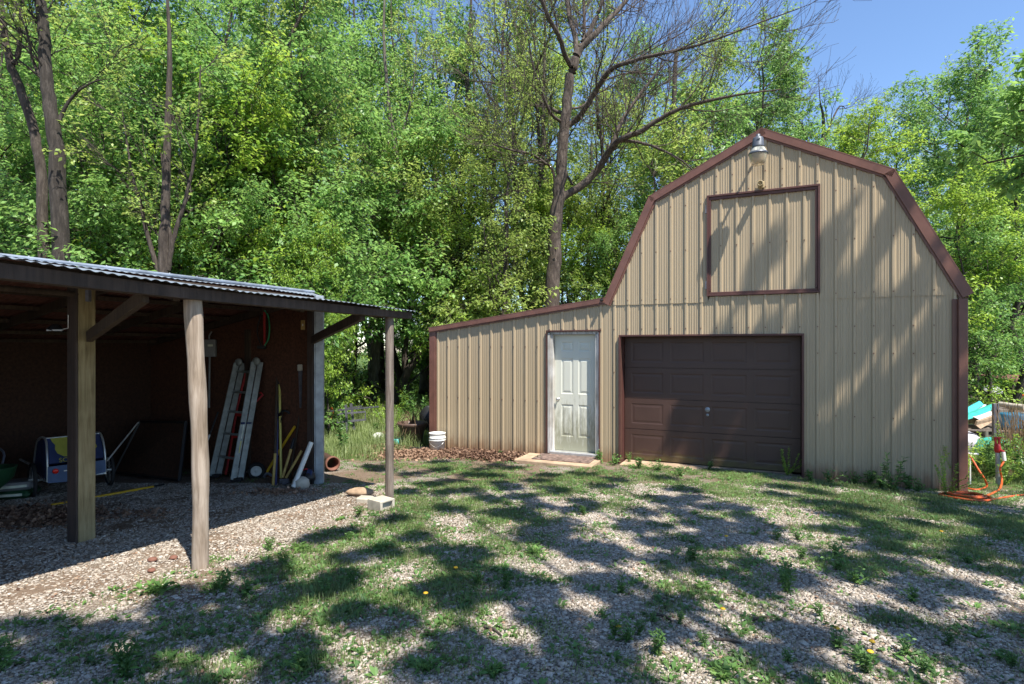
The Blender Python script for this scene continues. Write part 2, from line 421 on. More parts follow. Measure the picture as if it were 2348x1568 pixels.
O2 = Vector((1.607, 9.454)); dd = Vector((.908, -.418)).normalized(); mm2 = Vector((-dd.y, dd.x))
def barn_s(x, y): return (x - O2.x) * dd.x + (y - O2.y) * dd.y
def barn_q(x, y): return (x - O2.x) * mm2.x + (y - O2.y) * mm2.y      # >0 inside
def green(x, y):
    """how overgrown the yard is, 0 gravel .. 1 meadow"""
    x = np.asarray(x, float); y = np.asarray(y, float)
    g = .36 + .0 * x
    q = -barn_q(x, y)                                     # distance in front of the barn front
    g = g + .22 * np.exp(-((q - 1.6) / 1.3) ** 2) * sstep(-4.5, -1, x)
    g = g + .32 * np.exp(-((x + .9) ** 2 / 1.6 + (y - 5.6) ** 2 / 3.5))      # round the last shed post
    g = g + .22 * np.exp(-((x + .9) ** 2 / 1.2 + (y - 3.3) ** 2 / 1.0))
    g = g + .22 * sstep(1.2, 4.5, x) * (1 - .3 * sstep(5, 8, y))
    g = g - .30 * sstep(-2.0, -3.0, x - .0 * y) * (1 - sstep(7.5, 9, y))
    g = g - .18 * np.exp(-((x - .5) ** 2 / .8 + (y - 3.6) ** 2 / 2.0))
    meadow = sstep(8.0, 9.4, y + .45 * (x + 1.2)) * (1 - sstep(-.9, .6, barn_s(x, y) + 3.3)) * sstep(-2.6, -2.0, x + .55 * (y - 7.6))
    g = np.maximum(g, meadow)
    g = np.maximum(g, sstep(4.75, 5.6, barn_s(x, y)) * sstep(-.6, .8, barn_q(x, y)))
    g = np.maximum(g, sstep(13, 15, y))
    inshed = (x * .685 * -1 + 0 > 99)                     # the shed floor stays gravel
    return np.clip(g, 0, 1)
def shed_dirt(x, y):
    return sstep(-1.0, -1.9, x + .25 * (5 - y)) * sstep(3.0, 3.7, y) * (1 - sstep(8.5, 9.5, y))
ground = make_ground()

# ------------------------------------------------------------------ vegetation engine
def unit(a): return a / (np.linalg.norm(a, axis=-1, keepdims=True) + 1e-9)
def tubes(Pt, Rd, n):
    """Pt (M,K,3) Rd (M,K) -> verts, quads"""
    Mn, K, _ = Pt.shape
    T = unit(np.gradient(Pt, axis=1)); ref = np.zeros_like(T); ref[..., 2] = 1
    par = abs(T[..., 2]) > .92; ref[par] = (1, 0, 0)
    A = unit(np.cross(T, ref)); B = np.cross(T, A)
    an = np.arange(n) * 2 * np.pi / n
    V = Pt[:, :, None, :] + Rd[:, :, None, None] * (A[:, :, None, :] * np.cos(an)[None, None, :, None] + B[:, :, None, :] * np.sin(an)[None, None, :, None])
    i = np.arange(Mn * K * n).reshape(Mn, K, n); j = np.roll(i, -1, axis=2)
    Fq = np.stack([i[:, :-1], j[:, :-1], j[:, 1:], i[:, 1:]], -1).reshape(-1, 4)
    return V.reshape(-1, 3), Fq
def grow(r, Pt, Rd, n, t0, L, spread, up, K, wob=.12, t1=1.0, flat=.6, lf=.55, rf=.55):
    """n children from every polyline"""
    Mn, Kp, _ = Pt.shape
    t = t0 + (t1 - t0) * ((np.arange(n)[None, :] + r.random((Mn, n))) / n)
    ft = t * (Kp - 1); i0 = np.clip(ft.astype(int), 0, Kp - 2); fr = (ft - i0)[..., None]
    m = np.arange(Mn)[:, None]
    pos = Pt[m, i0] * (1 - fr) + Pt[m, i0 + 1] * fr
    rad = (Rd[m, i0] * (1 - fr[..., 0]) + Rd[m, i0 + 1] * fr[..., 0]) * rf
    tan = unit(Pt[m, i0 + 1] - Pt[m, i0])
    rv = r.normal(size=(Mn, n, 3)); rv[..., 2] *= flat
    rv = unit(rv - (rv * tan).sum(-1, keepdims=True) * tan)
    a = np.asarray(spread) * (.75 + .5 * r.random((Mn, n, 1)))
    d = unit(tan * np.cos(a) + rv * np.sin(a))
    ln = (L * (1 - lf * t) * (.7 + .6 * r.random((Mn, n))))
    pos = pos.reshape(-1, 3); d = d.reshape(-1, 3); ln = ln.reshape(-1); rad = rad.reshape(-1)
    out = [pos]; st = (ln / (K - 1))[:, None]
    for k in range(K - 1):
        d = unit(d + r.normal(size=d.shape) * wob + np.array([0, 0, up]) / K)
        out.append(out[-1] + d * st)
    Pn = np.stack(out, 1); Rn = rad[:, None] * np.linspace(1, .35, K)[None, :]
    return Pn, Rn
def leaves(r, Pt, n, size, asp=.5, droop=.5, t0=.1, jit=.05, side=.8):
    Mn, K, _ = Pt.shape
    t = t0 + (1 - t0) * ((np.arange(n)[None, :] + r.random((Mn, n))) / n)
    ft = t * (K - 1); i0 = np.clip(ft.astype(int), 0, K - 2); fr = (ft - i0)[..., None]; m = np.arange(Mn)[:, None]
    pos = Pt[m, i0] * (1 - fr) + Pt[m, i0 + 1] * fr; tan = unit(Pt[m, i0 + 1] - Pt[m, i0])
    upv = np.array([0, 0, 1.]); sd = unit(np.cross(tan, upv + .01)) * np.where(np.arange(n) % 2, 1, -1)[None, :, None]
    d = unit(sd * side + tan * .55 - upv * droop + r.normal(size=pos.shape) * .35)
    nrm = upv + r.normal(size=pos.shape) * .45; wv = unit(np.cross(d, nrm)); nn = np.cross(wv, d)
    ln = (size * (.6 + .7 * r.random((Mn, n))))[..., None]; pos = pos + r.normal(size=pos.shape) * jit
    q = np.stack([pos, pos + d * ln * .45 + wv * ln * asp * .5 + nn * ln * .06, pos + d * ln - nn * ln * .1, pos + d * ln * .45 - wv * ln * asp * .5 + nn * ln * .06], 2)
    return q.reshape(-1, 3)
def quads_of(V): return np.arange(len(V)).reshape(-1, 4)
def merge(parts):
    Vs = []; Fs = []; b = 0
    for V, Fq in parts: Vs.append(V); Fs.append(Fq + b); b += len(V)
    return np.concatenate(Vs), np.concatenate(Fs)

def tree_meshes(name, seed, H=12., base=.25, n1=20, n2=8, n3=6, nl=12, L1=3.4, leaf=.10, r0=.16, lean=.05, up1=.5, asp=.5, droop=.5, leafm='leaf_mid', bark='bark', sprd=1.05, flat=.5, conv=.0):
    r = np.random.default_rng(seed); K0 = 14
    z = np.linspace(-.3, H, K0)
    wob = np.cumsum(r.normal(size=(K0, 2)) * H * .012, 0); wob[0] = 0
    le = r.normal(size=2) * lean
    tr = np.stack([wob[:, 0] + le[0] * z, wob[:, 1] + le[1] * z, z], -1)[None]
    rad = (r0 * (1 - .86 * np.linspace(0, 1, K0) ** .9))[None]; rad[0, 0] *= 1.35
    B1, R1 = grow(r, tr, rad, n1, base, L1, sprd, up1, 8, .14, flat=.25, lf=conv if conv else .55, rf=.5)
    B2, R2 = grow(r, B1, R1, n2, .18, L1 * .42, .85, .25, 5, .16, flat=flat, lf=.45)
    B3, R3 = grow(r, B2, R2, n3, .1, L1 * .17, .8, -.05, 4, .18, flat=flat, lf=.3)
    R2 = np.maximum(R2, .006); R3 = np.maximum(R3, .0035)
    wood_ = merge([tubes(tr, rad, 9), tubes(B1, R1, 5), tubes(B2, R2, 3), tubes(B3, R3, 3)])
    Lq = leaves(r, B3, nl, leaf, asp, droop)
    q = quads_of(Lq)
    tm = np_mesh(name + '_wood', *wood_, bark, smooth=True)
    cm = np_mesh(name + '_leaves', Lq, q, leafm, lv=r.random(len(q)))
    return dict(trunk=tm, crown=cm, H=H)
def put_tree(v, x, y, top, label, name='tree', cat='tree', group=None, rot=None, wide=1.0, mat=None):
    g = gh(x, y); s = (top - g) / v['H']
    t = thing(name, label, cat, (x, y, g), random.uniform(0, 6.28) if rot is None else rot, group)
    t.scale = (s * wide, s * wide, s)
    np_obj('trunk', v['trunk'], t)
    c = np_obj('crown', v['crown'], t)
    if mat:
        c.material_slots[0].link = 'OBJECT'; c.material_slots[0].material = M[mat]
    return t

# ------------------------------------------------------------------ the barn (local x along the front, y into the barn, z up)
BZ = ZC - 1.95
barn = thing('metal_barn', 'tan ribbed metal barn with brown gambrel roof trim and a low lean-to', 'barn', (O2.x, O2.y, BZ), math.atan2(dd.y, dd.x))
def h(z): return z + 1.95                # height measured from the camera level -> local
S0, S1, SR = 0.0, 4.785, 2.345
def barn_top(s):
    if s < .70: return .70 + (s + .05) / .75 * (2.33 - .70)
    if s < SR: return 2.33 + (s - .70) / (SR - .70) * (3.165 - 2.33)
    if s < 3.99: return 3.165 - (s - SR) / (3.99 - SR) * (3.165 - 2.33)
    return 2.33 - (s - 3.99) / (.80) * (2.33 - .66)
def lean_top(s): return .35 + (s + 3.49) / 3.41 * (.80 - .35)
PIT, RIB0 = .2286, .103
def rib_profile(s0, s1):
    pts = []
    k0 = int(math.floor((s0 - RIB0) / PIT)) - 1; k = k0
    while RIB0 + k * PIT < s1 + PIT:
        c = RIB0 + k * PIT
        pts += [(c - .030, 0), (c - .014, .022), (c + .014, .022), (c + .030, 0)]
        for m_ in (.062, .092, .136, .166):
            c2 = c + m_; pts += [(c2 - .009, 0), (c2 - .004, .0045), (c2 + .004, .0045), (c2 + .009, 0)]
        k += 1
    return pts
def siding(mb, s0, s1, zb, zt, holes=(), y0=0.0, shift=0.0):
    pr = [(a + shift, o) for a, o in rib_profile(s0 - shift, s1 - shift)]
    xs = np.array([a for a, _ in pr]); os_ = np.array([o for _, o in pr])
    br = sorted(set([s0, s1] + [a for a in xs if s0 < a < s1] + [e for hh in holes for e in hh[:2] if s0 < e < s1]))
    for a, b in zip(br[:-1], br[1:]):
        if b - a < 1e-5: continue
        mid = (a + b) / 2; ya = y0 - float(np.interp(a, xs, os_)); yb = y0 - float(np.interp(b, xs, os_))
        segs = [(zb(mid), None)]
        cuts = sorted([(hh[2], hh[3]) for hh in holes if hh[0] <= mid <= hh[1]])
        lo = 'base'; iv = []; cur = ('f', zb)
        for c0, c1 in cuts:
            iv.append((cur, ('c', c0))); cur = ('c', c1)
        iv.append((cur, ('f', zt)))
        for (ka, va), (kb, vb) in iv:
            la = va(a) if ka == 'f' else va; lb = va(b) if ka == 'f' else va
            ta = vb(a) if kb == 'f' else vb; tb = vb(b) if kb == 'f' else vb
            if ta - la < .002 and tb - lb < .002: continue
            mb.quad((a, ya, h(la)), (b, yb, h(lb)), (b, yb, h(tb)), (a, ya, h(ta)))
def screws(mb, ss, z, y0=0.0, r_=.007):
    for s in ss:
        zz = z(s) if callable(z) else z
        mb.box((s, y0 - .025, h(zz)), (r_ * 2, .010, r_ * 2))
ribs = lambda a, b: [RIB0 + k * PIT for k in range(-20, 30) if a < RIB0 + k * PIT < b]
DOOR = (-1.075, -.155, -2.4, .268); GAR = (.215, 2.872, -2.4, .165); LOFT = (1.575, 3.10, .79, 2.325)
mb = MB(); low = lambda s: -2.35
siding(mb, -3.40, -.02, low, lambda s: min(lean_top(s), .79), [DOOR])
lower_top = lambda s: .775 if 1.60 < s < 3.09 else .70
siding(mb, -.02, 4.72, low, lower_top, [DOOR, GAR])
sd = mb.build('siding', 'siding', barn)
mb = MB()
siding(mb, .0, 4.74, lambda s: .69, lambda s: barn_top(s) - .01, [(1.575, 3.10, .6, 2.325)], y0=-.009)
mb.box((.80, -.0085, h(.689)), (1.5, .010, .004)); mb.box((3.90, -.0085, h(.689)), (1.5, .010, .004))
mb.build('upper_siding', 'siding', barn)
mb = MB()
screws(mb, ribs(-3.3, -1.1), 0.0); screws(mb, ribs(-3.3, -1.1), lambda s: -.95)
screws(mb, ribs(-1.05, -.1), .30); screws(mb, ribs(-.1, .2), -.42); screws(mb, ribs(-.1, .2), -1.0); screws(mb, ribs(-.1, 4.6), .29)
screws(mb, ribs(2.9, 4.6), -.09); screws(mb, ribs(2.9, 4.6), -.98)
screws(mb, [s for s in ribs(.3, 4.5) if barn_top(s) > 1.6 and not 1.5 < s < 3.15], 1.52, -.0045)
screws(mb, [s for s in ribs(.05, 4.65) if not 1.5 < s < 3.15], .76, -.0045)
screws(mb, ribs(1.3, 3.3), 2.62, -.0045); screws(mb, ribs(1.55, 3.1), 2.38, -.0045); screws(mb, [s for s in ribs(.9, 3.9) if not 1.5 < s < 3.15], 2.22, -.0045)
mb.build('siding_screws', 'rust', barn)
# shell: sides, back, floor and roofs
DEP = 6.2
mb = MB()
for k in range(0, 1):
    mb.quad((4.70, .0, h(-2.35)), (4.70, DEP, h(-2.35)), (4.70, DEP, h(.66)), (4.70, 0, h(.66)))
    mb.quad((-3.40, 0, h(-2.35)), (-3.40, 0, h(.34)), (-3.40, DEP, h(.34)), (-3.40, DEP, h(-2.35)))
    pts = [(-3.4, -2.35), (4.7, -2.35), (4.7, .66), (3.99, 2.33), (SR, 3.16), (.70, 2.33), (0, .78), (-3.4, .34)]
    mb.add([(a, DEP, h(b)) for a, b in pts], [tuple(range(len(pts)))])
mb.build('outer_wall', 'siding', barn)
mb = MB()
line = [(-3.50, .355), (-.03, .80)]
def roofplate(a, b, t=.02): mb.slab([(a[0], -.03, h(a[1])), (b[0], -.03, h(b[1])), (b[0], DEP + .05, h(b[1])), (a[0], DEP + .05, h(a[1]))], (0, 0, t))
roofplate((-3.50, .335), (-.02, .775)); roofplate((-.05, .70), (.70, 2.345)); roofplate((.70, 2.345), (SR, 3.18)); roofplate((SR, 3.18), (3.99, 2.345)); roofplate((3.99, 2.345), (4.82, .64))
mb.build('roof', 'brown', barn)
def rake(name, a, b, hh=.112, prot=.062, part=True):
    """folded metal edge trim: deep face, drip lip set back"""
    mb = MB(); A = Vector((a[0], 0, h(a[1]))); B = Vector((b[0], 0, h(b[1]))); t = (B - A).normalized(); nrm = Vector((-t.z, 0, t.x))
    if nrm.z < 0: nrm = -nrm
    mb.slab([A + Vector((0, -prot, 0)), B + Vector((0, -prot, 0)), B + Vector((0, -prot, 0)) - nrm * hh, A + Vector((0, -prot, 0)) - nrm * hh], (0, .055, 0))
    mb.slab([A - nrm * hh + Vector((0, -prot * .62, 0)), B - nrm * hh + Vector((0, -prot * .62, 0)), B - nrm * (hh + .028) + Vector((0, -prot * .62, 0)), A - nrm * (hh + .028) + Vector((0, -prot * .62, 0))], (0, .033, 0))
    mb.slab([A + Vector((0, -prot - .002, 0)), B + Vector((0, -prot - .002, 0)), B + Vector((0, -prot - .002, 0)) - nrm * .012, A + Vector((0, -prot - .002, 0)) - nrm * .012], (0, .12, 0))
    return mb.build(name, 'brown', barn)
rake('rake_trim', (-.085, .735), (.68, 2.425)); rake('rake_trim', (.672, 2.42), (2.345, 3.255)); rake('rake_trim', (2.335, 3.258), (4.015, 2.42)); rake('rake_trim', (3.998, 2.43), (4.865, .70), .13)
rake('rake_trim', (-3.50, .37), (-.055, .82), .085, .07)
mb = MB(); mb.box((-3.435, -.018, h(-.95)), (.13, .045, 2.6), None, .004); mb.box((-3.36, -.012, h(-.95)), (.025, .04, 2.6)); mb.build('corner_trim', 'brown', barn)
mb = MB(); mb.box((4.668, -.012, h(-.86)), (.05, .04, 2.98)); mb.box((4.745, -.045, h(-.86)), (.10, .10, 2.98), None, .006); mb.build('corner_trim', 'brown', barn)
mb = MB(); mb.box((-.09, -.10, h(.775)), (.05, .06, .035), None, .008); mb.tube([(-.09, -.09, h(.78)), (-.08, -.10, h(.83)), (-.05, -.10, h(.85))], .010, 6); mb.build('cable_bracket', 'black', barn)
# loft door
loft = None
mb = MB()
siding(mb, 1.60, 3.075, lambda s: .83, lambda s: 2.30, y0=.012, shift=.06)
loft = mb.build('loft_door', 'siding', barn)
mb = MB()
x0, x1, z0, z1 = 1.56, 3.105, .78, 2.338
for (cx, cz, wx, wz) in [((x0 + x1) / 2, z1 - .015, x1 - x0, .030), ((x0 + x1) / 2, z0 + .015, x1 - x0, .030), (x0 + .015, (z0 + z1) / 2, .030, z1 - z0 - .062), (x1 - .015, (z0 + z1) / 2, .030, z1 - z0 - .062)]:
    mb.box((cx, -.018, h(cz)), (wx, .055, wz), None, .003)
for (cx, cz, wx, wz) in [((x0 + x1) / 2, z1 - .053, x1 - x0 - .066, .042), ((x0 + x1) / 2, z0 + .047, x1 - x0 - .066, .03), (x0 + .046, (z0 + z1) / 2, .028, z1 - z0 - .14), (x1 - .046, (z0 + z1) / 2, .028, z1 - z0 - .14)]:
    mb.box((cx, -.008, h(cz)), (wx, .045, wz), None, .003)
mb.build('loft_frame', 'brown_dark', loft)
mb = MB(); screws(mb, [RIB0 + .06 + k * PIT for k in range(-1, 20) if 1.65 < RIB0 + .06 + k * PIT < 3.05], 1.55, .010); mb.build('loft_screws', 'rust', loft)
for zz in (2.12, .95): mb = MB(); mb.box((1.548, -.035, h(zz)), (.02, .03, .12), None, .003); mb.build('hinge', 'iron', loft)
# panels with pressed fields
def pressed(mb, x0, x1, z0, z1, y, fields, d=.010):
    xs = sorted(set([x0, x1] + [f[0] for f in fields] + [f[1] for f in fields])); zs = sorted(set([z0, z1] + [f[2] for f in fields] + [f[3] for f in fields]))
    for a, b in zip(xs[:-1], xs[1:]):
        for c, e in zip(zs[:-1], zs[1:]):
            mx, mz = (a + b) / 2, (c + e) / 2
            if any(f[0] < mx < f[1] and f[2] < mz < f[3] for f in fields): continue
            mb.quad((a, y, c), (b, y, c), (b, y, e), (a, y, e))
    for (a, b, c, e) in fields:
        rings = [(0, 0), (.016, d), (.030, d), (.058, d * .25)]
        for (i0, d0), (i1, d1) in zip(rings[:-1], rings[1:]):
            p = [(a + i0, c + i0), (b - i0, c + i0), (b - i0, e - i0), (a + i0, e - i0)]; q = [(a + i1, c + i1), (b - i1, c + i1), (b - i1, e - i1), (a + i1, e - i1)]
            for k in range(4):
                l = (k + 1) % 4
                mb.quad((p[k][0], y + d0, p[k][1]), (p[l][0], y + d0, p[l][1]), (q[l][0], y + d1, q[l][1]), (q[k][0], y + d1, q[k][1]))
        i = rings[-1][0]; yy = y + rings[-1][1]
        mb.quad((a + i, yy, c + i), (b - i, yy, c + i), (b - i, yy, e - i), (a + i, yy, e - i))
# garage door
GQ = .24; gx0, gx1 = .215, 2.872; gz0, gz1 = -1.885, .165
gar = MB(); gar.box(((gx0 + gx1) / 2, GQ + .045, h((gz0 + gz1) / 2)), (gx1 - gx0, .03, gz1 - gz0))
gd = gar.build('garage_door', 'garage', barn)
rows = 4; hh = (gz1 - gz0) / rows; cw = (gx1 - gx0 - .12) / 4
for i in range(rows):
    mb = MB(); z0 = h(gz0 + i * hh) + .004; z1 = h(gz0 + (i + 1) * hh) - .004
    fs = [(gx0 + .06 + k * cw + .055, gx0 + .06 + (k + 1) * cw - .055, z0 + .085, z1 - .085) for k in range(4)]
    pressed(mb, gx0 + .005, gx1 - .005, z0, z1, GQ, fs, .004)
    for zz, sg in ((z0, 1), (z1, -1)): mb.quad((gx0, GQ, zz), (gx1, GQ, zz), (gx1, GQ + .028, zz), (gx0, GQ + .028, zz))
    mb.build('door_section', 'garage', gd)
ry = Matrix.Rotation(R(90), 3, 'X')
mb = MB(); mb.lathe([(0, .012), (.02, .012), (.034, .006), (.040, 0)], 16, (1.545, GQ - .001, h(-1.00)), ry); mb.box((1.545, GQ - .018, h(-1.0)), (.055, .012, .014), None, .003); mb.build('door_handle', 'galv_old', gd)
mb = MB(); mb.lathe([(0, .008), (.014, .010), (.022, 0)], 14, (1.545, GQ - .001, h(-1.085)), ry); mb.build('door_lock', 'galv_old', gd)
mb = MB()
mb.box((gx0 - .016, .10, h(-.98)), (.024, .32, 2.30)); mb.box((gx1 + .016, .10, h(-.98)), (.024, .32, 2.30)); mb.box(((gx0 + gx1) / 2, .10, h(gz1 + .018)), (gx1 - gx0 + .056, .32, .024))
mb.box((gx0 - .012, -.032, h(-.98)), (.028, .03, 2.30)); mb.box((gx1 + .012, -.032, h(-.98)), (.028, .03, 2.30)); mb.box(((gx0 + gx1) / 2, -.032, h(gz1 + .012)), (gx1 - gx0 + .05, .03, .026))
mb.build('garage_opening_trim', 'brown_dark', barn)
mb = MB(); mb.box(((gx0 + gx1) / 2 - .05, GQ - .155, h(-1.945)), (gx1 - gx0 - .13, .53, .09), None, .012); mb.build('garage_sill', 'concrete_tan', barn)
# entry door
DQ = .10; dx0, dx1 = -.985, -.222; dz0, dz1 = -1.80, .212
mb = MB(); W = dx1 - dx0; H_ = dz1 - dz0
fl = [];
for k in (0, 1):
    a = dx0 + (.115 if k == 0 else W / 2 + .045); b = dx0 + (W / 2 - .045 if k == 0 else W - .115)
    fl += [(a, b, h(dz0 + .24), h(dz0 + .80)), (a, b, h(dz0 + .98), h(dz0 + 1.60)), (a, b, h(dz0 + 1.72), h(dz0 + 1.89))]
pressed(mb, dx0, dx1, h(dz0), h(dz1), DQ, fl, .009)
mb.box(((dx0 + dx1) / 2, DQ + .026, h((dz0 + dz1) / 2)), (W, .03, H_))
ed = mb.build('entry_door', 'door', barn)
mb = MB(); mb.lathe([(.030, 0), (.030, .006), (.012, .010), (.012, .030), (.026, .038), (.029, .052), (.020, .064), (0, .067)], 16, (dx0 + .062, DQ - .001, h(-.915)), ry); mb.build('door_knob', 'steel', ed)
mb = MB(); mb.lathe([(.024, 0), (.024, .004), (0, .008)], 14, (dx0 + .064, DQ - .001, h(-.80)), ry)
mb = MB()
mb.box((dx0 - .022, .055, h(-.80)), (.038, .13, 2.09)); mb.box((dx1 + .022, .055, h(-.80)), (.038, .13, 2.09)); mb.box(((dx0 + dx1) / 2, .055, h(dz1 + .024)), (W + .084, .13, .042))
mb.box((dx0 - .065, -.012, h(-.80)), (.046, .03, 2.09)); mb.box((dx1 + .056, -.012, h(-.80)), (.028, .03, 2.09))
mb.build('door_frame', 'white_wood', barn)
mb = MB(); mb.box(((dx0 + dx1) / 2 - .005, -.030, h(.274)), (.985, .03, .022)); mb.box((-1.092, -.028, h(-.80)), (.018, .025, 2.12)); mb.box((-.146, -.028, h(-.80)), (.018, .025, 2.12)); mb.build('door_trim', 'brown_dark', barn)
mb = MB(); mb.box(((dx0 + dx1) / 2, .03, h(dz0 - .035)), (W + .09, .18, .06), None, .008); mb.build('threshold', 'alu', barn)
def bw(s, q, z): # barn local -> world
    a = O2 + dd * s + mm2 * q; return Vector((a.x, a.y, z))
# doorstep and mat
BR = math.atan2(dd.y, dd.x)
ps = bw(-.74, -.40, 0); gs = gh(ps.x, ps.y)
mb = MB(); mb.box((0, 0, 0), (1.32, .66, .20), None, .012)
st = mb.build('doorstep', 'concrete_tan', None, (ps.x, ps.y, ZC - 1.86 - .10)); st.rotation_euler.z = BR
tag(st, 'low tan concrete slab under the mat at the white entry door', 'step')
mb = MB(); mb.box((0, 0, 0), (.98, .50, .014), None, .004); mb.box((0, 0, .008), (.88, .40, .004))
pm = bw(-.66, -.33, 0); mt = mb.build('door_mat', 'mat', None, (pm.x, pm.y, ZC - 1.86 + .009)); mt.rotation_euler.z = BR + R(2)
tag(mt, 'worn brown and grey door mat on the concrete step', 'door mat')

# yard light on the gable
LQ = .40; lamp = thing('yard_light', 'grey barn yard light with ribbed reflector and clear bowl under the ridge', 'lamp', bw(2.345, 0, ZC + 2.98), BR)
lp = P(1738, 345, O2.y + 2.29 * dd.y - LQ * .90); ls = barn_s(lp.x, lp.y) - 2.345; lq = barn_q(lp.x, lp.y)
def lh(py): return (HY - py) / F * lp.y - 2.98
mb = MB(); mb.lathe([(0, lh(308)), (.026, lh(308)), (.030, lh(309)), (.030, lh(314)), (.062, lh(315.5)), (.072, lh(318)), (.082, lh(335)), (.086, lh(337)), (.080, lh(338.5))], 24, (ls, lq, 0)); mb.box((ls + .01, lq - .078, lh(322)), (.038, .006, .022)); mb.build('ballast_housing', 'lampgrey', lamp)
mb = MB(); n = 36; prof0 = (.078, lh(338)); prof1 = (.118, lh(349)); vs = []; fs = []
for k in range(n * 2):
    an = math.pi * k / n; e = .006 if k % 2 else 0
    for (r_, z_) in (prof0, prof1): vs.append((ls + (r_ - e) * math.cos(an), lq + (r_ - e) * math.sin(an), z_))
fs = [(2 * k, 2 * ((k + 1) % (2 * n)), 2 * ((k + 1) % (2 * n)) + 1, 2 * k + 1) for k in range(2 * n)]
mb.add(vs, fs); mb.build('reflector', 'alu_dull', lamp)
mb = MB(); mb.lathe([(.118, lh(349)), (.132, lh(352)), (.134, lh(354.5)), (.124, lh(355))], 28, (ls, lq, 0)); mb.build('rim', 'lampgrey', lamp)
mb = MB(); mb.lathe([(.126, lh(355)), (.119, lh(362)), (.104, lh(371)), (.088, lh(377)), (.05, lh(378.6)), (0, lh(379))], 28, (ls, lq, 0)); mb.build('bowl', 'acrylic', lamp)
mb = MB(); mb.tube(spline([(0, .0, .0), (0, -.12, .02), (ls * .6, lq * .55, .0), (ls, lq + .06, lh(326))], 5), .018, 10); mb.box((0, -.01, 0), (.08, .03, .12), None, .006); mb.build('bracket_arm', 'lampgrey', lamp)
sn = thing('siren_box', 'small tan round-faced alarm box above the loft door', 'alarm', bw(2.33, -.03, ZC + 2.40), BR)
mb = MB(); mb.box((.0, -.02, .005), (.095, .04, .10), None, .008); mb.build('backplate', 'tanplastic', sn)
mb = MB(); mb.lathe([(.040, 0), (.042, .03), (.042, .13), (.036, .14), (.030, .135), (.026, .10), (.016, .10), (.014, .12), (0, .125)], 20, (-.008, -.03, .0), ry); mb.build('horn', 'tanplastic', sn)

# ------------------------------------------------------------------ the open shed
bb = Vector((.430, .903)).normalized(); P3 = Vector((-1.355, 6.27)); CO = Vector((-2.58, 7.61)); ww = Vector((-bb.y, bb.x))
shed = thing('open_shed', 'open-fronted pole shed with galvanised roof and dark board interior', 'shed', (P3.x, P3.y, gh(P3.x, P3.y)))
SZ = gh(P3.x, P3.y)
def sl_(v): return Vector((v[0] - P3.x, v[1] - P3.y, v[2] - SZ))
def beam_pt(t, hh, off=0.0):  # t metres left of the last post, hh above camera level, off toward the camera
    p = P3 - bb * t; o = Vector((bb.y, -bb.x)); return Vector((p.x + o.x * off, p.y + o.y * off, ZC + hh))
FB = [(-.316, .323), (.8, .330), (2.1, .341), (2.48, .348), (3.46, .375), (4.3, .395)]
FT = [(-.316, .398), (.8, .408), (2.1, .424), (2.48, .430), (3.46, .462), (4.3, .485)]
fb = lambda t: float(np.interp(t, [a for a, _ in FB], [b for _, b in FB])); ft = lambda t: float(np.interp(t, [a for a, _ in FT], [b for _, b in FT]))
mb = MB()
ts = [a for a, _ in FB]
for a, b in zip(ts[:-1], ts[1:]):
    mb.slab([sl_(beam_pt(a, fb(a), .075)), sl_(beam_pt(b, fb(b), .075)), sl_(beam_pt(b, ft(b) - .004, .075)), sl_(beam_pt(a, ft(a) - .004, .075))], (-bb.y * .038, bb.x * .038, 0))
mb.build('fascia', 'beam', shed)
mb = MB()
for a, b in zip(ts[:-1], ts[1:]): mb.bar(sl_(beam_pt(a, fb(a) + .03, .0)), sl_(beam_pt(b, fb(b) + .03, .0)), .09, .06)
mb.build('header_beam', 'rafter', shed)
# porch roof, corrugated
def back_pt(t, hh, off=0.0):
    p = CO - bb * t; o = Vector((-bb.y, bb.x)); return Vector((p.x + o.x * off, p.y + o.y * off, ZC + hh))
GB = [(-.10, .640), (2.05, .678), (3.446, .720), (5.0, .75)]
gb = lambda t: float(np.interp(t, [a for a, _ in GB], [b for _, b in GB]))
def corrugated(name, fa, fb_, t0, t1, pitch=.068, amp=.0095, mat='galv', rows=5, seg=6):
    n = int((t1 - t0) / pitch * seg); V = []
    for i in range(n + 1):
        u = i / n; t = t0 + u * (t1 - t0); w_ = math.sin(t / pitch * 2 * math.pi) * amp
        sheet = (t * 1.48) % 1.0; lap = .004 * (1 if int(t * 1.48) % 2 else 0)
        A = fa(t); B = fb_(t)
        for j in range(rows + 1):
            v = j / rows; p = A.lerp(B, v); V.append((p.x, p.y, p.z + w_ + lap + .006 * math.sin(t * 2.1 + v * 2)))
    V = np.array(V); i = np.arange(len(V)).reshape(n + 1, rows + 1)
    Fq = np.stack([i[:-1, :-1], i[1:, :-1], i[1:, 1:], i[:-1, 1:]], -1).reshape(-1, 4)
    return np_obj(name, np_mesh(name, V, Fq, mat, smooth=True), shed)
pr = corrugated('porch_roof', lambda t: sl_(beam_pt(t, ft(t) + .012, .13)), lambda t: sl_(back_pt(t * 1.0 + .20 , gb(t) + .0, .08)), -.33, 4.35, amp=.0048)
corrugated('main_roof', lambda t: sl_(back_pt(t, .675 + .012 * t, -.02)), lambda t: sl_(back_pt(t, .74, .26)), -.07, 5.2, rows=2, amp=.0045)
def back2(t, hh): # back wall line
    p = CO + ww * 3.75 - bb * t; return Vector((p.x, p.y, ZC + hh))
corrugated('rear_roof', lambda t: sl_(back_pt(t, .745, .26)), lambda t: sl_(back2(t, .06)), -.07, 5.5, rows=2, mat='rust')
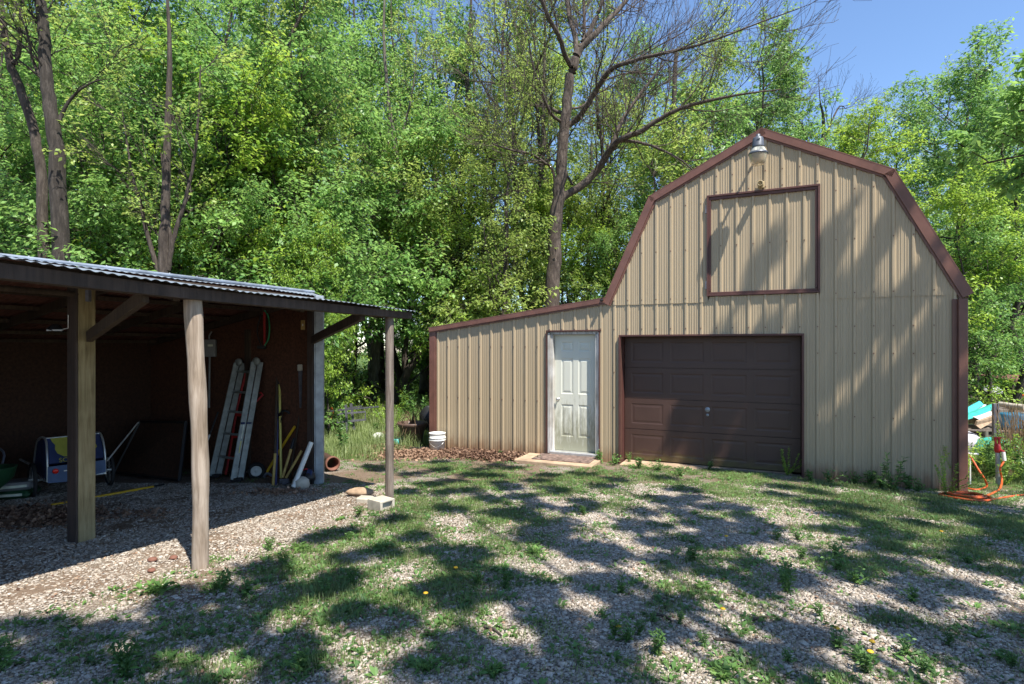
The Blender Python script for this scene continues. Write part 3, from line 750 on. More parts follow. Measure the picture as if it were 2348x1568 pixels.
# ridge cap strips with screws
mb = MB(); mb2 = MB()
cap = lambda t: .757
for a, b in zip(np.linspace(-.10, 4.8, 7)[:-1], np.linspace(-.10, 4.8, 7)[1:]):
    mb.bar(sl_(back_pt(a, cap(a), .27)), sl_(back_pt(b, cap(b), .27)), .16, .012); mb.tube([sl_(back_pt(a, cap(a) - .004, .20)), sl_(back_pt(b, cap(b) - .004, .20))], .018, 8)
for t in np.arange(.05, 4.7, .31): mb2.lathe([(.016, 0), (.016, .008), (.006, .012), (.006, .02), (0, .02)], 8, sl_(back_pt(t, cap(t) + .004, .235)))
mb.build('ridge_cap', 'galv', shed); mb2.build('roof_nails', 'galv_old', pr)
# walls
mb = MB(); wl = 3.6; A = CO; B = CO + ww * wl; Cc = B - bb * 5.5; Dd = CO - bb * 5.2
def wallq(mb, a, b, z0, za, zb, th):
    n_ = Vector(((b - a).y, -(b - a).x)).normalized() * th
    mb.slab([sl_((a.x, a.y, z0)), sl_((b.x, b.y, z0)), sl_((b.x, b.y, ZC + zb)), sl_((a.x, a.y, ZC + za))], (n_.x, n_.y, 0))
n_ = Vector((bb.x, bb.y, 0)) * .05
mb.slab([sl_((A.x, A.y, SZ - .4)), sl_((B.x, B.y, SZ - .4)), sl_((B.x, B.y, ZC + .09)), sl_((A.x + ww.x * .27, A.y + ww.y * .27, ZC + .74)), sl_((A.x, A.y, ZC + .66))], n_)
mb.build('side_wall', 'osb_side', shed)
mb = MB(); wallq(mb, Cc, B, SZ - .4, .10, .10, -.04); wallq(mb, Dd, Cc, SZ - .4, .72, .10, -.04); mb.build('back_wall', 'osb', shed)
def post(name, a, b, w_, mat, rot=None, parent=shed):
    pass
# corner: dark stud and grey metal corner trim
mb = MB(); g0 = gh(CO.x, CO.y); qd = Vector((.80, .60))
mb.box(sl_((CO.x - .085, CO.y - .02, (g0 - .2 + ZC + .66) / 2)), (.09, .12, ZC + .66 - g0 + .2), Matrix.Rotation(R(-20), 3, 'Z')); mb.build('corner_stud', 'beam', shed)
mb = MB(); mb.box(sl_((CO.x + .012, CO.y - .03, (g0 - .2 + ZC + .68) / 2)), (.105, .10, ZC + .68 - g0 + .2), Matrix.Rotation(R(12), 3, 'Z'), .004)
mb.box(sl_((CO.x - .040, CO.y - .075, (g0 - .2 + ZC + .68) / 2)), (.012, .02, ZC + .66 - g0 + .2), Matrix.Rotation(R(12), 3, 'Z')); mb.build('corner_trim', 'galv_old', shed)
# posts
p1b = G(190, 1238); mb = MB()
mb.box(sl_((p1b.x, p1b.y, (p1b.z - .2 + ZC + .62) / 2)), (.138, .138, ZC + .62 - p1b.z + .2), Matrix.Rotation(R(64), 3, 'Z'), .006)
mb.build('post', 'post_sq', shed)
mb = MB(); nl_ = Vector((math.cos(R(-116)), math.sin(R(-116)), 0)); mb.box(sl_((p1b.x + nl_.x * .078, p1b.y + nl_.y * .078, (p1b.z - .1 + ZC + .55) / 2)), (.138, .018, ZC + .55 - p1b.z + .1), Matrix.Rotation(R(-26), 3, 'Z'), .003); mb.build('post_shade_plate', 'beam', shed)  # dark plate added to give the square post's left face its shaded tone
p2b = G(459, 1303); p2t = beam_pt(2.29, .38, -.02); mb = MB(); prof = []
for i in range(14):
    u = i / 13; p = p2b.lerp(p2t, u) + Vector((.018 * math.sin(u * 4), 0, 0)); prof.append(sl_(p if i else p - Vector((0, 0, .15))))
mb.tube(prof, [.056 + .003 * math.sin(i * 1.7) + .006 * (i / 13) for i in range(14)], 14)
mb.build('post', 'post_round', shed)
p3b = G(893, 1161); mb = MB(); mb.tube([sl_(p3b - Vector((0, 0, .2))), sl_(p3b + Vector((.002, 0, .7))), sl_(Vector((P3.x - .0, P3.y, ZC + .33)))], .047, 12); mb.build('post', 'post_grey', shed)
mb = MB(); mb.bar(sl_(P(205, 772, p1b.y - .03)), sl_(P(333, 678, 3.90)), .045, .09); mb.build('brace', 'rafter', shed)
mb = MB(); mb.bar(sl_(P(718, 779, 7.50)), sl_(P(832, 722, 5.90)), .05, .10); mb.build('brace', 'beam', shed)
mb = MB(); mb.tube([sl_(P(-30, 657, 4.35)), sl_(P(193, 676, p1b.y - .03))], .024, 10); mb.build('rail_pole', 'rafter', shed)
mb = MB(); mb.box(sl_(P(203, 678, p1b.y - .10)), (.03, .04, .10), None, .004); mb.build('pole_bracket', 'iron', shed)
for k, q in enumerate((.35, .8, 1.25, 1.6)):
    mb = MB(); mb.bar(sl_(beam_pt(-.25, .40 + q * .14, -q)), sl_(beam_pt(4.3, .45 + q * .14, -q)), .06, .045); mb.build('purlin', 'rafter', shed)
for k, q in enumerate((.5, 1.1, 1.7, 2.3, 2.9, 3.4)):
    hq = .74 - (q - .27) * .195 - .05; a = back_pt(.05, hq, q); b = back_pt(5.1, hq, q)
    mb = MB(); mb.bar(sl_(a), sl_(b), .09, .04); mb.build('roof_batten', 'rafter', shed)
for t in (0.05, 1.2, 2.4, 3.6):
    mb = MB(); mb.bar(sl_(beam_pt(t, fb(t) + .03, -.06)), sl_(back_pt(t, gb(t) - .07, 0)), .04, .09); mb.build('porch_rafter', 'rafter', shed)
    mb = MB(); mb.bar(sl_(back_pt(t, .64, .2)), sl_(back_pt(t, .06, 3.55)), .04, .09); mb.build('rafter', 'rafter', shed)
for k in (1.35, 2.5):
    p = CO + ww * k - bb * .02; mb = MB(); mb.box(sl_((p.x, p.y, (SZ + ZC + .25) / 2)), (.09, .04, ZC + .25 - SZ), Matrix.Rotation(math.atan2(ww.y, ww.x), 3, 'Z')); mb.build('wall_stud', 'rafter', shed)

# ------------------------------------------------------------------ things in the shed
def at(px, py, Z, o): return P(px, py, Z) - o
def rods(name, label, cat, segs, group=None):
    """segs: list of (part name, [(px,py,Z)...], radius, mat); origin at the lowest point"""
    allp = [P(*q) for s in segs for q in s[1]]; o = min(allp, key=lambda v: v.z).copy()
    t = thing(name, label, cat, o, 0, group)
    for nm, pts, r_, mat in segs: MB().tube([P(*q) - o for q in pts], r_, 10).build(nm, mat, t)
    return t
# multi-position ladder
lo = P(520, 1098, 7.65); lad = thing('folding_ladder', 'folded aluminium multi-position ladder leaning on the shed side wall', 'ladder', lo)
def rail(bx, by, bz, tx, ty, tz):
    a = P(bx, by, bz) - lo; b = P(tx, ty, tz) - lo; mb = MB(); side = Vector((.80, -.60, 0)); d_ = (b - a)
    for off in (-.043, .043):
        o_ = Vector((.8, .6, 0)) * off
        mb.bar(a + o_, b + o_, .074, .026, (-.6, .8, 0), .004)
    e = mb.build('side_rail', 'alu_dull', lad)
    m2 = MB(); m2.lathe([(0, 0), (.05, 0), (.058, .012), (.05, .024), (0, .024)], 16, b + Vector((0, -.02, .01)), ry); m2.build('hinge', 'alu_dull', e)
    m3 = MB(); m3.box(a + Vector((0, 0, .0)), (.14, .07, .05), None, .008); m3.build('rubber_foot', 'black', e)
    return a, b
ra = rail(543, 1099, 7.55, 590, 830, 7.95); la_ = rail(493, 1090, 7.85, 550, 832, 8.18)
for py in (854, 903.7, 950.8, 1002.5, 1056.4):
    u = (1098 - py) / (1098 - 830); a = ra[0].lerp(ra[1], u); b = la_[0].lerp(la_[1], u + .01)
    mb = MB(); mb.tube([a + Vector((.03, .03, 0)), b], .017, 8); mb.box(b, (.10, .05, .035), None, .005); mb.build('rung', 'alu_dull', lad)
m2 = MB(); m2.slab([P(496.5, 1028, 0).copy() * 0 + (ra[0].lerp(ra[1], .22) + Vector((-.062, -.033, 0))), ra[0].lerp(ra[1], .22) + Vector((-.012, -.03, 0)), ra[0].lerp(ra[1], .32) + Vector((-.012, -.03, 0)), ra[0].lerp(ra[1], .32) + Vector((-.062, -.033, 0))], (0, -.003, 0)); m2.build('warning_label', 'yellow_pale', lad)
m2 = MB(); m2.slab([ra[0].lerp(ra[1], .34) + Vector((-.062, -.033, 0)), ra[0].lerp(ra[1], .34) + Vector((-.012, -.03, 0)), ra[0].lerp(ra[1], .46) + Vector((-.012, -.03, 0)), ra[0].lerp(ra[1], .46) + Vector((-.062, -.033, 0))], (0, -.003, 0)); m2.build('instruction_label', 'paper', lad)
for u in (.47,):
    m2 = MB(); m2.box(ra[0].lerp(ra[1], u) + Vector((-.03, -.045, 0)), (.05, .03, .03), None, .005); m2.box(ra[0].lerp(ra[1], u) + Vector((.05, -.035, 0)), (.06, .03, .02), None, .005); m2.build('lock_knob', 'navy', lad)
# hand truck behind it
ho = P(588, 1096, 8.0); ht = thing('hand_truck', 'red hand truck with black tyres behind the ladder', 'hand truck', ho)
def wheel(name, c, r_, wd, axis, parent, hub='white', spokes=False):
    q = Vector((0, 0, 1)).rotation_difference(Vector(axis)).to_matrix()
    t = MB(); t.lathe([(r_ * .62, -wd / 2), (r_ * .9, -wd / 2), (r_, -wd / 4), (r_, wd / 4), (r_ * .9, wd / 2), (r_ * .62, wd / 2), (r_ * .62, -wd / 2)], 28, c, q)
    w_ = t.build(name, 'rubber', parent)
    m = MB(); m.lathe([(r_ * .62, wd * .35), (r_ * .5, wd * .42), (r_ * .42, wd * .2), (r_ * .15, wd * .2), (r_ * .13, wd * .5), (0, wd * .5)], 24, c, q); m.lathe([(r_ * .62, -wd * .35), (r_ * .42, -wd * .2), (0, -wd * .2)], 24, c, q)
    for k in range(6):
        an = k * math.pi / 3; m.lathe([(r_ * .05, wd * .21), (r_ * .05, wd * .26), (0, wd * .26)], 6, Vector(c) + q @ Vector((r_ * .3 * math.cos(an), r_ * .3 * math.sin(an), 0)), q)
    m.build('hub', hub, w_); return w_
wheel('wheel', at(588, 1079, 8.0, ho), .118, .07, (.35, -.94, 0), ht)
wheel('wheel', at(548, 1083, 8.15, ho), .118, .07, (.35, -.94, 0), ht)
mb = MB(); mb.tube([at(556, 1092, 7.9, ho), at(578, 930, 8.02, ho), at(603, 905, 8.04, ho), at(597, 900, 8.05, ho)], .016, 8); mb.tube([at(518, 1088, 8.05, ho), at(545, 930, 8.15, ho), at(565, 850, 8.18, ho)], .016, 8)
for py in (1050, 1000, 950): mb.bar(at(556 + (1092 - py) * .135, py, 7.98, ho), at(518 + (1088 - py) * .17, py, 8.12, ho), .02, .05)
mb.build('frame', 'red', ht)
mb = MB(); mb.tube([at(588, 1079, 8.0, ho), at(548, 1083, 8.3, ho)], .012, 8); mb.build('axle', 'steel', ht)
mb = MB(); mb.slab([at(556, 1098, 7.95, ho), at(520, 1096, 8.2, ho), at(510, 1100, 8.0, ho), at(548, 1103, 7.75, ho)], (0, 0, .008)); mb.build('toe_plate', 'red', ht)
# long-handled tools against the side wall
rods('pole_saw', 'long pole with pale yellow shaft and black top leaning on the shed wall', 'pole', [('shaft', [(644.7, 1096, 7.62), (641.4, 881, 7.95)], .0165, 'yellow_pale'), ('grip', [(641.4, 881, 7.95), (640.8, 857, 7.99)], .024, 'black')])
rods('rake', 'dark wooden handle with brown lower end beside the yellow pole', 'rake', [('handle', [(626, 1119, 7.45), (631, 1040, 7.62)], .019, 'tan_handle'), ('upper_handle', [(631, 1040, 7.62), (636, 852, 8.0)], .018, 'rafter')])
rods('metal_pipe', 'thin dark blue pipe leaning between the wooden handle and yellow pole', 'pipe', [('pipe', [(632.4, 1112, 7.5), (637.5, 940, 7.9), (638, 905, 7.95)], .017, 'purple')])
t = rods('pickaxe', 'bright yellow handle crossing behind the yellow pole, tilted to the right', 'tool', [('handle', [(613, 1081, 8.0), (640, 1035, 7.9), (676, 978, 7.75)], .0185, 'yellow')])
o = t.location; mb = MB(); mb.tube(spline([P(604, 1098, 8.0) - o, P(612, 1085, 8.0) - o, P(626, 1092, 8.0) - o], 5), [.012] + [.02] * 9 + [.01], 8); mb.build('head', 'iron', t)
t = rods('sledgehammer', 'amber handle with black grip leaning right of the yellow pole', 'tool', [('handle', [(648, 1095, 7.5), (667.6, 1030, 7.66)], .018, 'tan_handle'), ('grip', [(667.6, 1030, 7.66), (675, 1004.6, 7.72)], .022, 'black')])
o = t.location; mb = MB(); mb.bar(P(641, 1103, 7.48) - o, P(655, 1103, 7.5) - o, .06, .06, bev=.01); mb.build('head', 'iron', t)
t = rods('maul', 'amber handle tilted furthest to the right among the leaning tools', 'tool', [('handle', [(655.5, 1096, 7.48), (692, 1033, 7.62)], .0175, 'tan_handle')])
o = t.location; mb = MB(); mb.bar(P(648, 1108, 7.45) - o, P(663, 1101, 7.45) - o, .05, .07, bev=.012); mb.build('head', 'iron', t)
rods('white_pipe', 'stained white plastic pipe leaning beside the grey shed corner', 'pipe', [('pipe', [(672.8, 1117, 7.2), (713.9, 1014, 7.45)], .032, 'white')])
rods('shovel', 'thin greenish handle leaning at the wall behind the amber handles', 'shovel', [('handle', [(662, 1108, 7.62), (686, 960, 7.78), (689, 930, 7.8)], .014, 'rafter')])
so_ = P(712, 1095, 7.45); t = thing('tool_bag', 'dark tool bag with blue and red bits at the shed corner', 'bag', so_)
mb = MB(); rr = np.random.default_rng(3)
for k in range(5): mb.lathe([(.0, -.07), (.06, -.06), (.085, -.01), (.07, .05), (.03, .08), (0, .085)], 9, (rr.uniform(-.14, .06), rr.uniform(-.08, .08), rr.uniform(0, .05)), Matrix.Rotation(rr.uniform(-.6, .6), 3, 'X'))
mb.build('bag', 'black', t); mb = MB(); mb.slab([(-.02, -.12, .05), (.05, -.12, .02), (.06, -.12, .12), (.0, -.1, .13)], (0, .03, 0)); mb.build('pocket', 'navy', t); mb = MB(); mb.tube([(-.06, -.1, .12), (-.02, -.1, .14), (0, -.1, .13)], .008, 6); mb.build('strap', 'red', t)
t = thing('landscape_block', 'small dark rounded stone block by the white pipe', 'stone', P(690, 1108, 7.3)); mb = MB(); mb.lathe([(0, -.09), (.09, -.08), (.115, -.02), (.105, .05), (.06, .08), (0, .085)], 10, (0, 0, 0)); mb.build('stone', 'concrete', t)
# hose and strap hanging high on the wall
t = thing('hanging_cords', 'red strap and green cord loop hanging high on the shed side wall', 'cord', P(607, 790, 7.95)); o = t.location
mb = MB(); mb.slab([P(604, 715, 7.95) - o, P(609, 715, 7.95) - o, P(608.5, 790, 7.95) - o, P(604.5, 790, 7.95) - o], (0, .01, 0)); mb.build('strap', 'red', t)
mb = MB(); mb.tube(spline([P(607, 712, 7.95) - o, P(614, 722, 7.95) - o, P(618, 745, 7.95) - o, P(616, 775, 7.95) - o, P(607, 792, 7.95) - o], 5), .011, 8); mb.build('cord', 'green_hose', t)
mb = MB(); mb.box(P(600, 796, 7.97) - o, (.12, .05, .05), None, .01); mb.tube(spline([P(600, 795, 7.95) - o, P(590, 760, 7.97) - o, P(598, 722, 7.97) - o], 4), .009, 6); mb.build('hook', 'black', t)
t = thing('extension_cord', 'short length of green cord hanging behind the square post', 'cord', P(175, 770, 5.0)); mb = MB(); o = t.location; mb.tube(spline([P(160, 738, 5.0) - o, P(163, 752, 5.0) - o, P(168, 765, 5.0) - o, P(178, 780, 5.0) - o], 5), .010, 8); mb.build('cord', 'green_hose', t)
t = thing('electrical_box', 'grey-green electrical box with conduit running down behind the round post', 'electrical box', P(483, 798, 8.42)); o = t.location
mb = MB(); mb.box((0, 0, 0), (.16, .08, .26), None, .012); mb.build('box', 'grey_plastic', t); mb = MB(); mb.tube([P(481, 815, 8.42) - o, P(480, 935, 8.42) - o], .014, 8); mb.tube(spline([P(481, 782, 8.42) - o, P(480, 770, 8.42) - o, P(486, 760, 8.44) - o], 4), .012, 8); mb.build('conduit', 'grey_plastic', t); mb = MB(); mb.box((.02, -.045, .04), (.07, .012, .03)); mb.build('cover', 'paper', t)
t = thing('light_switch', 'pale switch plate near the top of the shed side wall', 'switch', P(695, 745, 7.72)); mb = MB(); mb.box((0, 0, 0), (.055, .02, .13), None, .004); mb.build('plate', 'tan_handle', t); mb = MB(); mb.box((0, -.014, 0), (.014, .014, .03), None, .003); mb.build('toggle', 'white', t)
t = thing('hand_saw', 'narrow dark tool hanging near the shed corner', 'saw', P(690, 900, 7.75)); o = t.location; mb = MB(); mb.slab([P(684, 845, 7.75) - o, P(693, 850, 7.72) - o, P(691, 935, 7.72) - o, P(687, 935, 7.74) - o], (0, .012, 0)); mb.build('blade', 'iron', t); mb = MB(); mb.box(P(688, 843, 7.74) - o, (.07, .03, .09), None, .01); mb.build('handle', 'concrete', t)
t = thing('wall_hook', 'black bent iron hook on the wall above the yellow handle', 'hook', P(655, 950, 7.85)); o = t.location; mb = MB(); mb.tube(spline([P(640, 958, 7.85) - o, P(645, 945, 7.8) - o, P(655, 942, 7.78) - o, P(664, 948, 7.8) - o], 5), .016, 7); mb.tube(spline([P(650, 943, 7.8) - o, P(644, 965, 7.8) - o, P(646, 975, 7.82) - o], 5), .006, 6); mb.build('hook', 'black', t)
# board leaning in the back
t = thing('leaning_board', 'big dark board with black edging leaning at the back of the shed', 'board', P(340, 1095, 7.9)); o = t.location
q4 = [P(263, 1082, 8.25) - o, P(412, 1101, 7.65) - o, P(427, 968, 7.85) - o, P(322, 966, 8.45) - o]
mb = MB(); mb.slab(q4, (.015, .02, 0)); mb.build('board', 'osb', t)
mb = MB();
for a, b in zip(q4, q4[1:] + q4[:1]): mb.bar(a, b, .035, .03)
mb.build('edging', 'black', t)
rods('tent_pole', 'thin silver pole slanting up behind the bicycle trailer', 'pole', [('pole', [(245.6, 1057, 6.9), (317, 968.5, 7.4)], .009, 'alu')])
rods('chrome_rod', 'short bright metal rod slanting beside the round post', 'rod', [('rod', [(462, 1042, 7.0), (481, 997, 7.2)], .012, 'alu'), ('dark_end', [(481, 997, 7.2), (500, 945, 7.4)], .010, 'black')])
t = thing('work_light', 'small metal work light clipped under the shed roof', 'lamp', P(128, 756, 4.9)); o = t.location; mb = MB(); mb.lathe([(0, .05), (.03, .045), (.06, 0), (.065, -.004), (.05, 0)], 14, (0, 0, 0), Matrix.Rotation(.3, 3, 'Y')); mb.build('shade', 'black', t); mb = MB(); mb.bar(P(108, 757, 4.85) - o, P(144, 757, 4.85) - o, .012, .012); mb.build('rim', 'alu', t); mb = MB(); mb.tube([P(157, 722, 4.9) - o, P(157, 752, 4.9) - o, P(140, 756, 4.9) - o], .004, 6); mb.build('wire', 'alu', t)
# bicycle trailer
wl_ = G(75, 1139); wr = G(251, 1117); ax = (wr - wl_); ax.z = 0; axn = ax.normalized(); fw = Vector((-axn.y, axn.x, 0))
to = (wl_ + wr) / 2; tr_ = thing('bicycle_trailer', 'navy and yellow fabric child bicycle trailer parked behind the square post', 'bicycle trailer', to, math.atan2(axn.y, axn.x))
HW = ax.length / 2; mb = MB()
def spoke_wheel(c, r_, parent):
    q = Vector((0, 0, 1)).rotation_difference(Vector((1, 0, 0))).to_matrix(); t = MB()
    K = 32; pts = [Vector(c) + Vector((0, math.cos(2 * math.pi * k / K) * r_, math.sin(2 * math.pi * k / K) * r_)) for k in range(K + 1)]
    t.tube(pts, .021, 8, False); w_ = t.build('wheel', 'rubber', parent)
    m = MB(); m.tube([Vector(c) + (p - Vector(c)) * .88 for p in pts], .008, 6, False); m.build('rim', 'steel', w_)
    m = MB()
    for k in range(0, 32, 2): m.tube([Vector(c), Vector(c) + (pts[k] - Vector(c)) * .88], .0016, 3, False)
    m.tube([Vector(c) + Vector((-.04, 0, 0)), Vector(c) + Vector((.04, 0, 0))], .018, 8); m.build('spokes', 'alu', w_)
    return w_
rw = .205
spoke_wheel((-HW, 0, rw + .01), rw - .02, tr_); spoke_wheel((HW, 0, rw + .01), rw - .02, tr_)
bwid = HW - .10; zt = .70; zb = .22
mb = MB(); mb.tube([(-HW, 0, rw), (HW, 0, rw)], .012, 8)
for sx in (-1, 1):
    mb.tube(spline([(sx * bwid, -.24, zb), (sx * bwid, -.22, .5), (sx * bwid * .97, -.05, zt), (sx * bwid, .35, .62), (sx * bwid, .55, .25), (sx * bwid, .0, .2), (sx * bwid, -.24, zb)], 5), .012, 8)
mb.tube([(-bwid * .97, -.05, zt), (bwid * .97, -.05, zt)], .012, 8); mb.tube([(-bwid, -.24, zb), (bwid, -.24, zb)], .012, 8); mb.build('frame', 'alu', tr_)
mb = MB(); e = .006
mb.slab([(-bwid, -.245, zb + .20), (bwid, -.245, zb + .20), (bwid * .97, -.07, zt), (-bwid * .97, -.07, zt)], (0, .01, 0))
mb.slab([(-bwid, -.06, zt), (bwid, -.06, zt), (bwid, .36, .62), (-bwid, .36, .62)], (0, 0, -.01)); mb.slab([(-bwid, .36, .62), (bwid, .36, .62), (bwid, .55, .25), (-bwid, .55, .25)], (0, -.01, 0))
for sx in (-1, 1): mb.slab([(sx * bwid, -.24, zb), (sx * bwid, -.07, zt), (sx * bwid, .36, .62), (sx * bwid, .55, .25)], (-sx * .008, 0, 0))
cv = mb.build('fabric_cover', 'navy', tr_)
mb = MB(); mb.slab([(-bwid, -.262, zb - .02), (-bwid * .3, -.262, zb - .035), (bwid * .4, -.262, zb - .01), (bwid, -.262, zb + .02), (bwid, -.256, zb + .17), (-bwid, -.256, zb + .17)], (0, .01, 0)); mb.build('rear_panel', 'blue_grey', tr_)
def on_back(x, v, off=.012): # v 0..1 up the sloping back
    return Vector((x, -.245 + .175 * v - off, zb + .20 + (zt - zb - .20) * v))
pl = [(-.30, 1.0), (-.285, .86), (-.25, .72), (-.26, .55), (-.235, .38), (-.16, .24), (-.05, .20), (.10, .22), (.22, .30), (.28, .5), (.25, .75), (.29, 1.0)]
sc_ = bwid / .37
mb = MB(); mb.slab([on_back(x * sc_, v) for x, v in pl][::-1], (0, .006, 0)); yp = mb.build('yellow_panel', 'yellow_fabric', cv)
mb = MB(); ring = [on_back((-.02 + .065 * math.cos(a)) * sc_, .55 + .20 * math.sin(a), .022) for a in np.linspace(0, 2 * math.pi, 25)]; mb.tube(ring, .007, 6, False)
mb.tube([on_back(-.07 * sc_, .52, .022), on_back(.03 * sc_, .52, .022)], .005, 6); mb.build('round_emblem', 'navy', yp)
mb = MB(); mb.lathe([(.03, 0), (.03, .012), (.02, .018), (0, .018)], 14, (-bwid + .07, -.262, zb + .11), ry); mb.build('reflector', simple('red_reflector', (.75, .02, .01), .2, 0, .1, 5, 0), tr_)
mb = MB(); mb.slab([(-bwid + .15, -.264, zb + .095), (-bwid + .36, -.264, zb + .10), (-bwid + .36, -.264, zb + .112), (-bwid + .15, -.264, zb + .107)], (0, -.002, 0)); mb.build('reflective_strip', 'alu', tr_)
tx = bpy.data.curves.new('wordmark', 'FONT'); tx.body = 'SCHWINN'; tx.size = .075; tx.extrude = .002; tx.align_x = 'CENTER'
to_ = bpy.data.objects.new('lettering', tx); link(to_); tx.materials.append(M['yellow_fabric'])
bpy.context.view_layer.update(); tm_ = bpy.data.meshes.new_from_object(to_); C.objects.unlink(to_); bpy.data.objects.remove(to_); tm_.materials.clear(); tm_.materials.append(M['yellow_fabric'])
to_ = bpy.data.objects.new('lettering', tm_); link(to_, cv); to_.location = on_back(0, .03, .014); to_.rotation_euler = (R(62), 0, 0)
mb = MB(); mb.tube(spline([(-bwid, .5, .22), (-bwid + .03, .9, .24), (-bwid - .05, 1.2, .3)], 4), .014, 8); mb.build('tow_bar', 'alu', tr_)
# things at the far left
t = thing('lawn_spreader', 'dark green wheeled lawn spreader at the left edge inside the shed', 'spreader', G(-14, 1160)); mb = MB()
mb.lathe([(.05, .18), (.17, .30), (.20, .42), (.205, .43), (.18, .42), (.04, .2)], 18, (0, 0, 0)); mb.build('hopper', 'green_plastic', t)
wheel('wheel', (-.0, -.10, .13), .13, .06, (1, -.2, 0), t, 'grey_plastic'); wheel('wheel', (-.36, .0, .13), .13, .06, (1, -.2, 0), t, 'grey_plastic')
mb = MB(); mb.tube(spline([(-.1, .1, .2), (-.15, .3, .5), (-.3, .35, .6)], 4), .012, 8); mb.build('handle', 'slate', t)
bgo = G(36, 1146)
for k, (mt_, lb) in enumerate([('green_plastic', 'green printed soil bag at the bottom of the pile by the spreader'), ('grey_plastic', 'grey bag lying on the green soil bag by the spreader')]):
    mb = MB(); mb.box((0, 0, 0), (.42, .34, .09), None, .035); o = mb.build('soil_bag', mt_, None, (bgo.x - .12, bgo.y + .12, bgo.z + .055 + k * .095)); o.rotation_euler = (0, 0, .3 + k * .2); tag(o, lb, 'bag')
    m2 = MB(); m2.box((.02, -.171, .005), (.26, .006, .03)); m2.build('printed_band', 'paper', o)
rods('yellow_pole', 'orange-yellow pole lying on the gravel under the shed roof', 'pole', [('shaft', [(118, 1158, G(118, 1160).y), (352, 1115.5, G(352, 1118).y)], .0155, 'yellow'), ('black_tip', [(352, 1115.5, G(352, 1118).y), (376, 1110, G(376, 1113).y)], .012, 'black')])

# ------------------------------------------------------------------ things between the buildings
def on_ground(px, py): return G(px, py)
g = G(1003, 1040); bk = thing('white_bucket', 'white plastic five-gallon bucket on the leaves at the lean-to corner', 'bucket', g)
rb = 18.5 / F * g.y
mb = MB(); mb.lathe([(0, 0), (rb * .86, 0), (rb * .88, .012), (rb * .96, .25), (rb * 1.06, .255), (rb * 1.06, .268), (rb * .99, .27), (rb * .99, .29), (rb * 1.05, .295), (rb * 1.05, .31), (rb * .985, .312), (rb, .375), (rb * 1.04, .378), (rb * 1.04, .392), (rb * .96, .392), (rb * .93, .05), (0, .04)], 30); mb.build('pail', 'white', bk)
mb = MB(); mb.tube(spline([(-rb * 1.05, 0, .30), (-rb * .8, -rb * .9, .22), (0, -rb * 1.2, .15), (rb * .8, -rb * .9, .22), (rb * 1.05, 0, .30)], 5), .003, 6); mb.build('handle', 'steel', bk)
g = G(946, 1020); pt_ = thing('planter_pot', 'large brown glazed planter with dead stalks beside the lean-to', 'planter', g); rp = 34 / F * g.y
mb = MB(); mb.lathe([(0, 0), (rp * .55, 0), (rp * .62, .03), (rp * .88, .36), (rp * .98, .40), (rp * 1.03, .44), (rp * 1.0, .47), (rp * .92, .46), (rp * .86, .38), (rp * .5, .30), (0, .30)], 32); mb.build('pot', 'pot', pt_)
mb = MB(); mb.lathe([(0, .36), (rp * .85, .37)], 20); mb.build('soil', 'soil', pt_)
mb = MB(); rr = np.random.default_rng(5)
for k in range(16):
    a = rr.uniform(0, 6.28); mb.tube(spline([(0, 0, .36), (.15 * math.cos(a), .15 * math.sin(a), .55 + rr.uniform(0, .15)), (.35 * math.cos(a), .35 * math.sin(a), .5 - rr.uniform(0, .45))], 4), .006, 4)
mb.build('dead_stalks', 'reed', pt_)
def lump(name, label, cat, loc, size, mat, seed, part=None, seg=14):
    r = np.random.default_rng(seed); mb = MB(); n = seg; m = seg // 2 + 1; vs = []
    for i in range(m + 1):
        ph = math.pi * i / m
        for k in range(n):
            a = 2 * math.pi * k / n; rad = 1 + .22 * (r.random() - .5)
            vs.append((size[0] * math.sin(ph) * math.cos(a) * rad, size[1] * math.sin(ph) * math.sin(a) * rad, size[2] * (1 - math.cos(ph)) * .5 * (1 + .15 * (r.random() - .5))))
    fs = [(i * n + k, (i + 1) * n + k, (i + 1) * n + (k + 1) % n, i * n + (k + 1) % n) for i in range(m) for k in range(n)]
    mb.add(vs, fs, True); o = mb.build(name, mat, None, loc); tag(o, label, cat); return o
lump('black_bag', 'black plastic bag heaped behind the brown planter', 'bag', G(972, 1010) + Vector((.1, .35, .15)), (.26, .2, .55), 'black', 3)
lump('black_tray', 'low black tray in front of the planter by the bucket', 'tray', G(968, 1034), (.42, .22, .07), 'black', 9)
lump('white_rock', 'whitewashed rock in the grass left of the planter', 'rock', G(868, 1010), (.14, .12, .17), 'white', 4)
lump('brown_tarp', 'low rust-brown tarp heap between the white rock and planter', 'tarp', G(893, 1004), (.36, .3, .15), 'rust', 5)
g = G(912, 1021); mb = MB(); mb.lathe([(0, 0), (.075, 0), (.085, .14), (.078, .14), (.07, .01)], 16); o = mb.build('turquoise_pail', 'teal_bright', None, g); tag(o, 'small turquoise pail beside the planter foot', 'pail')
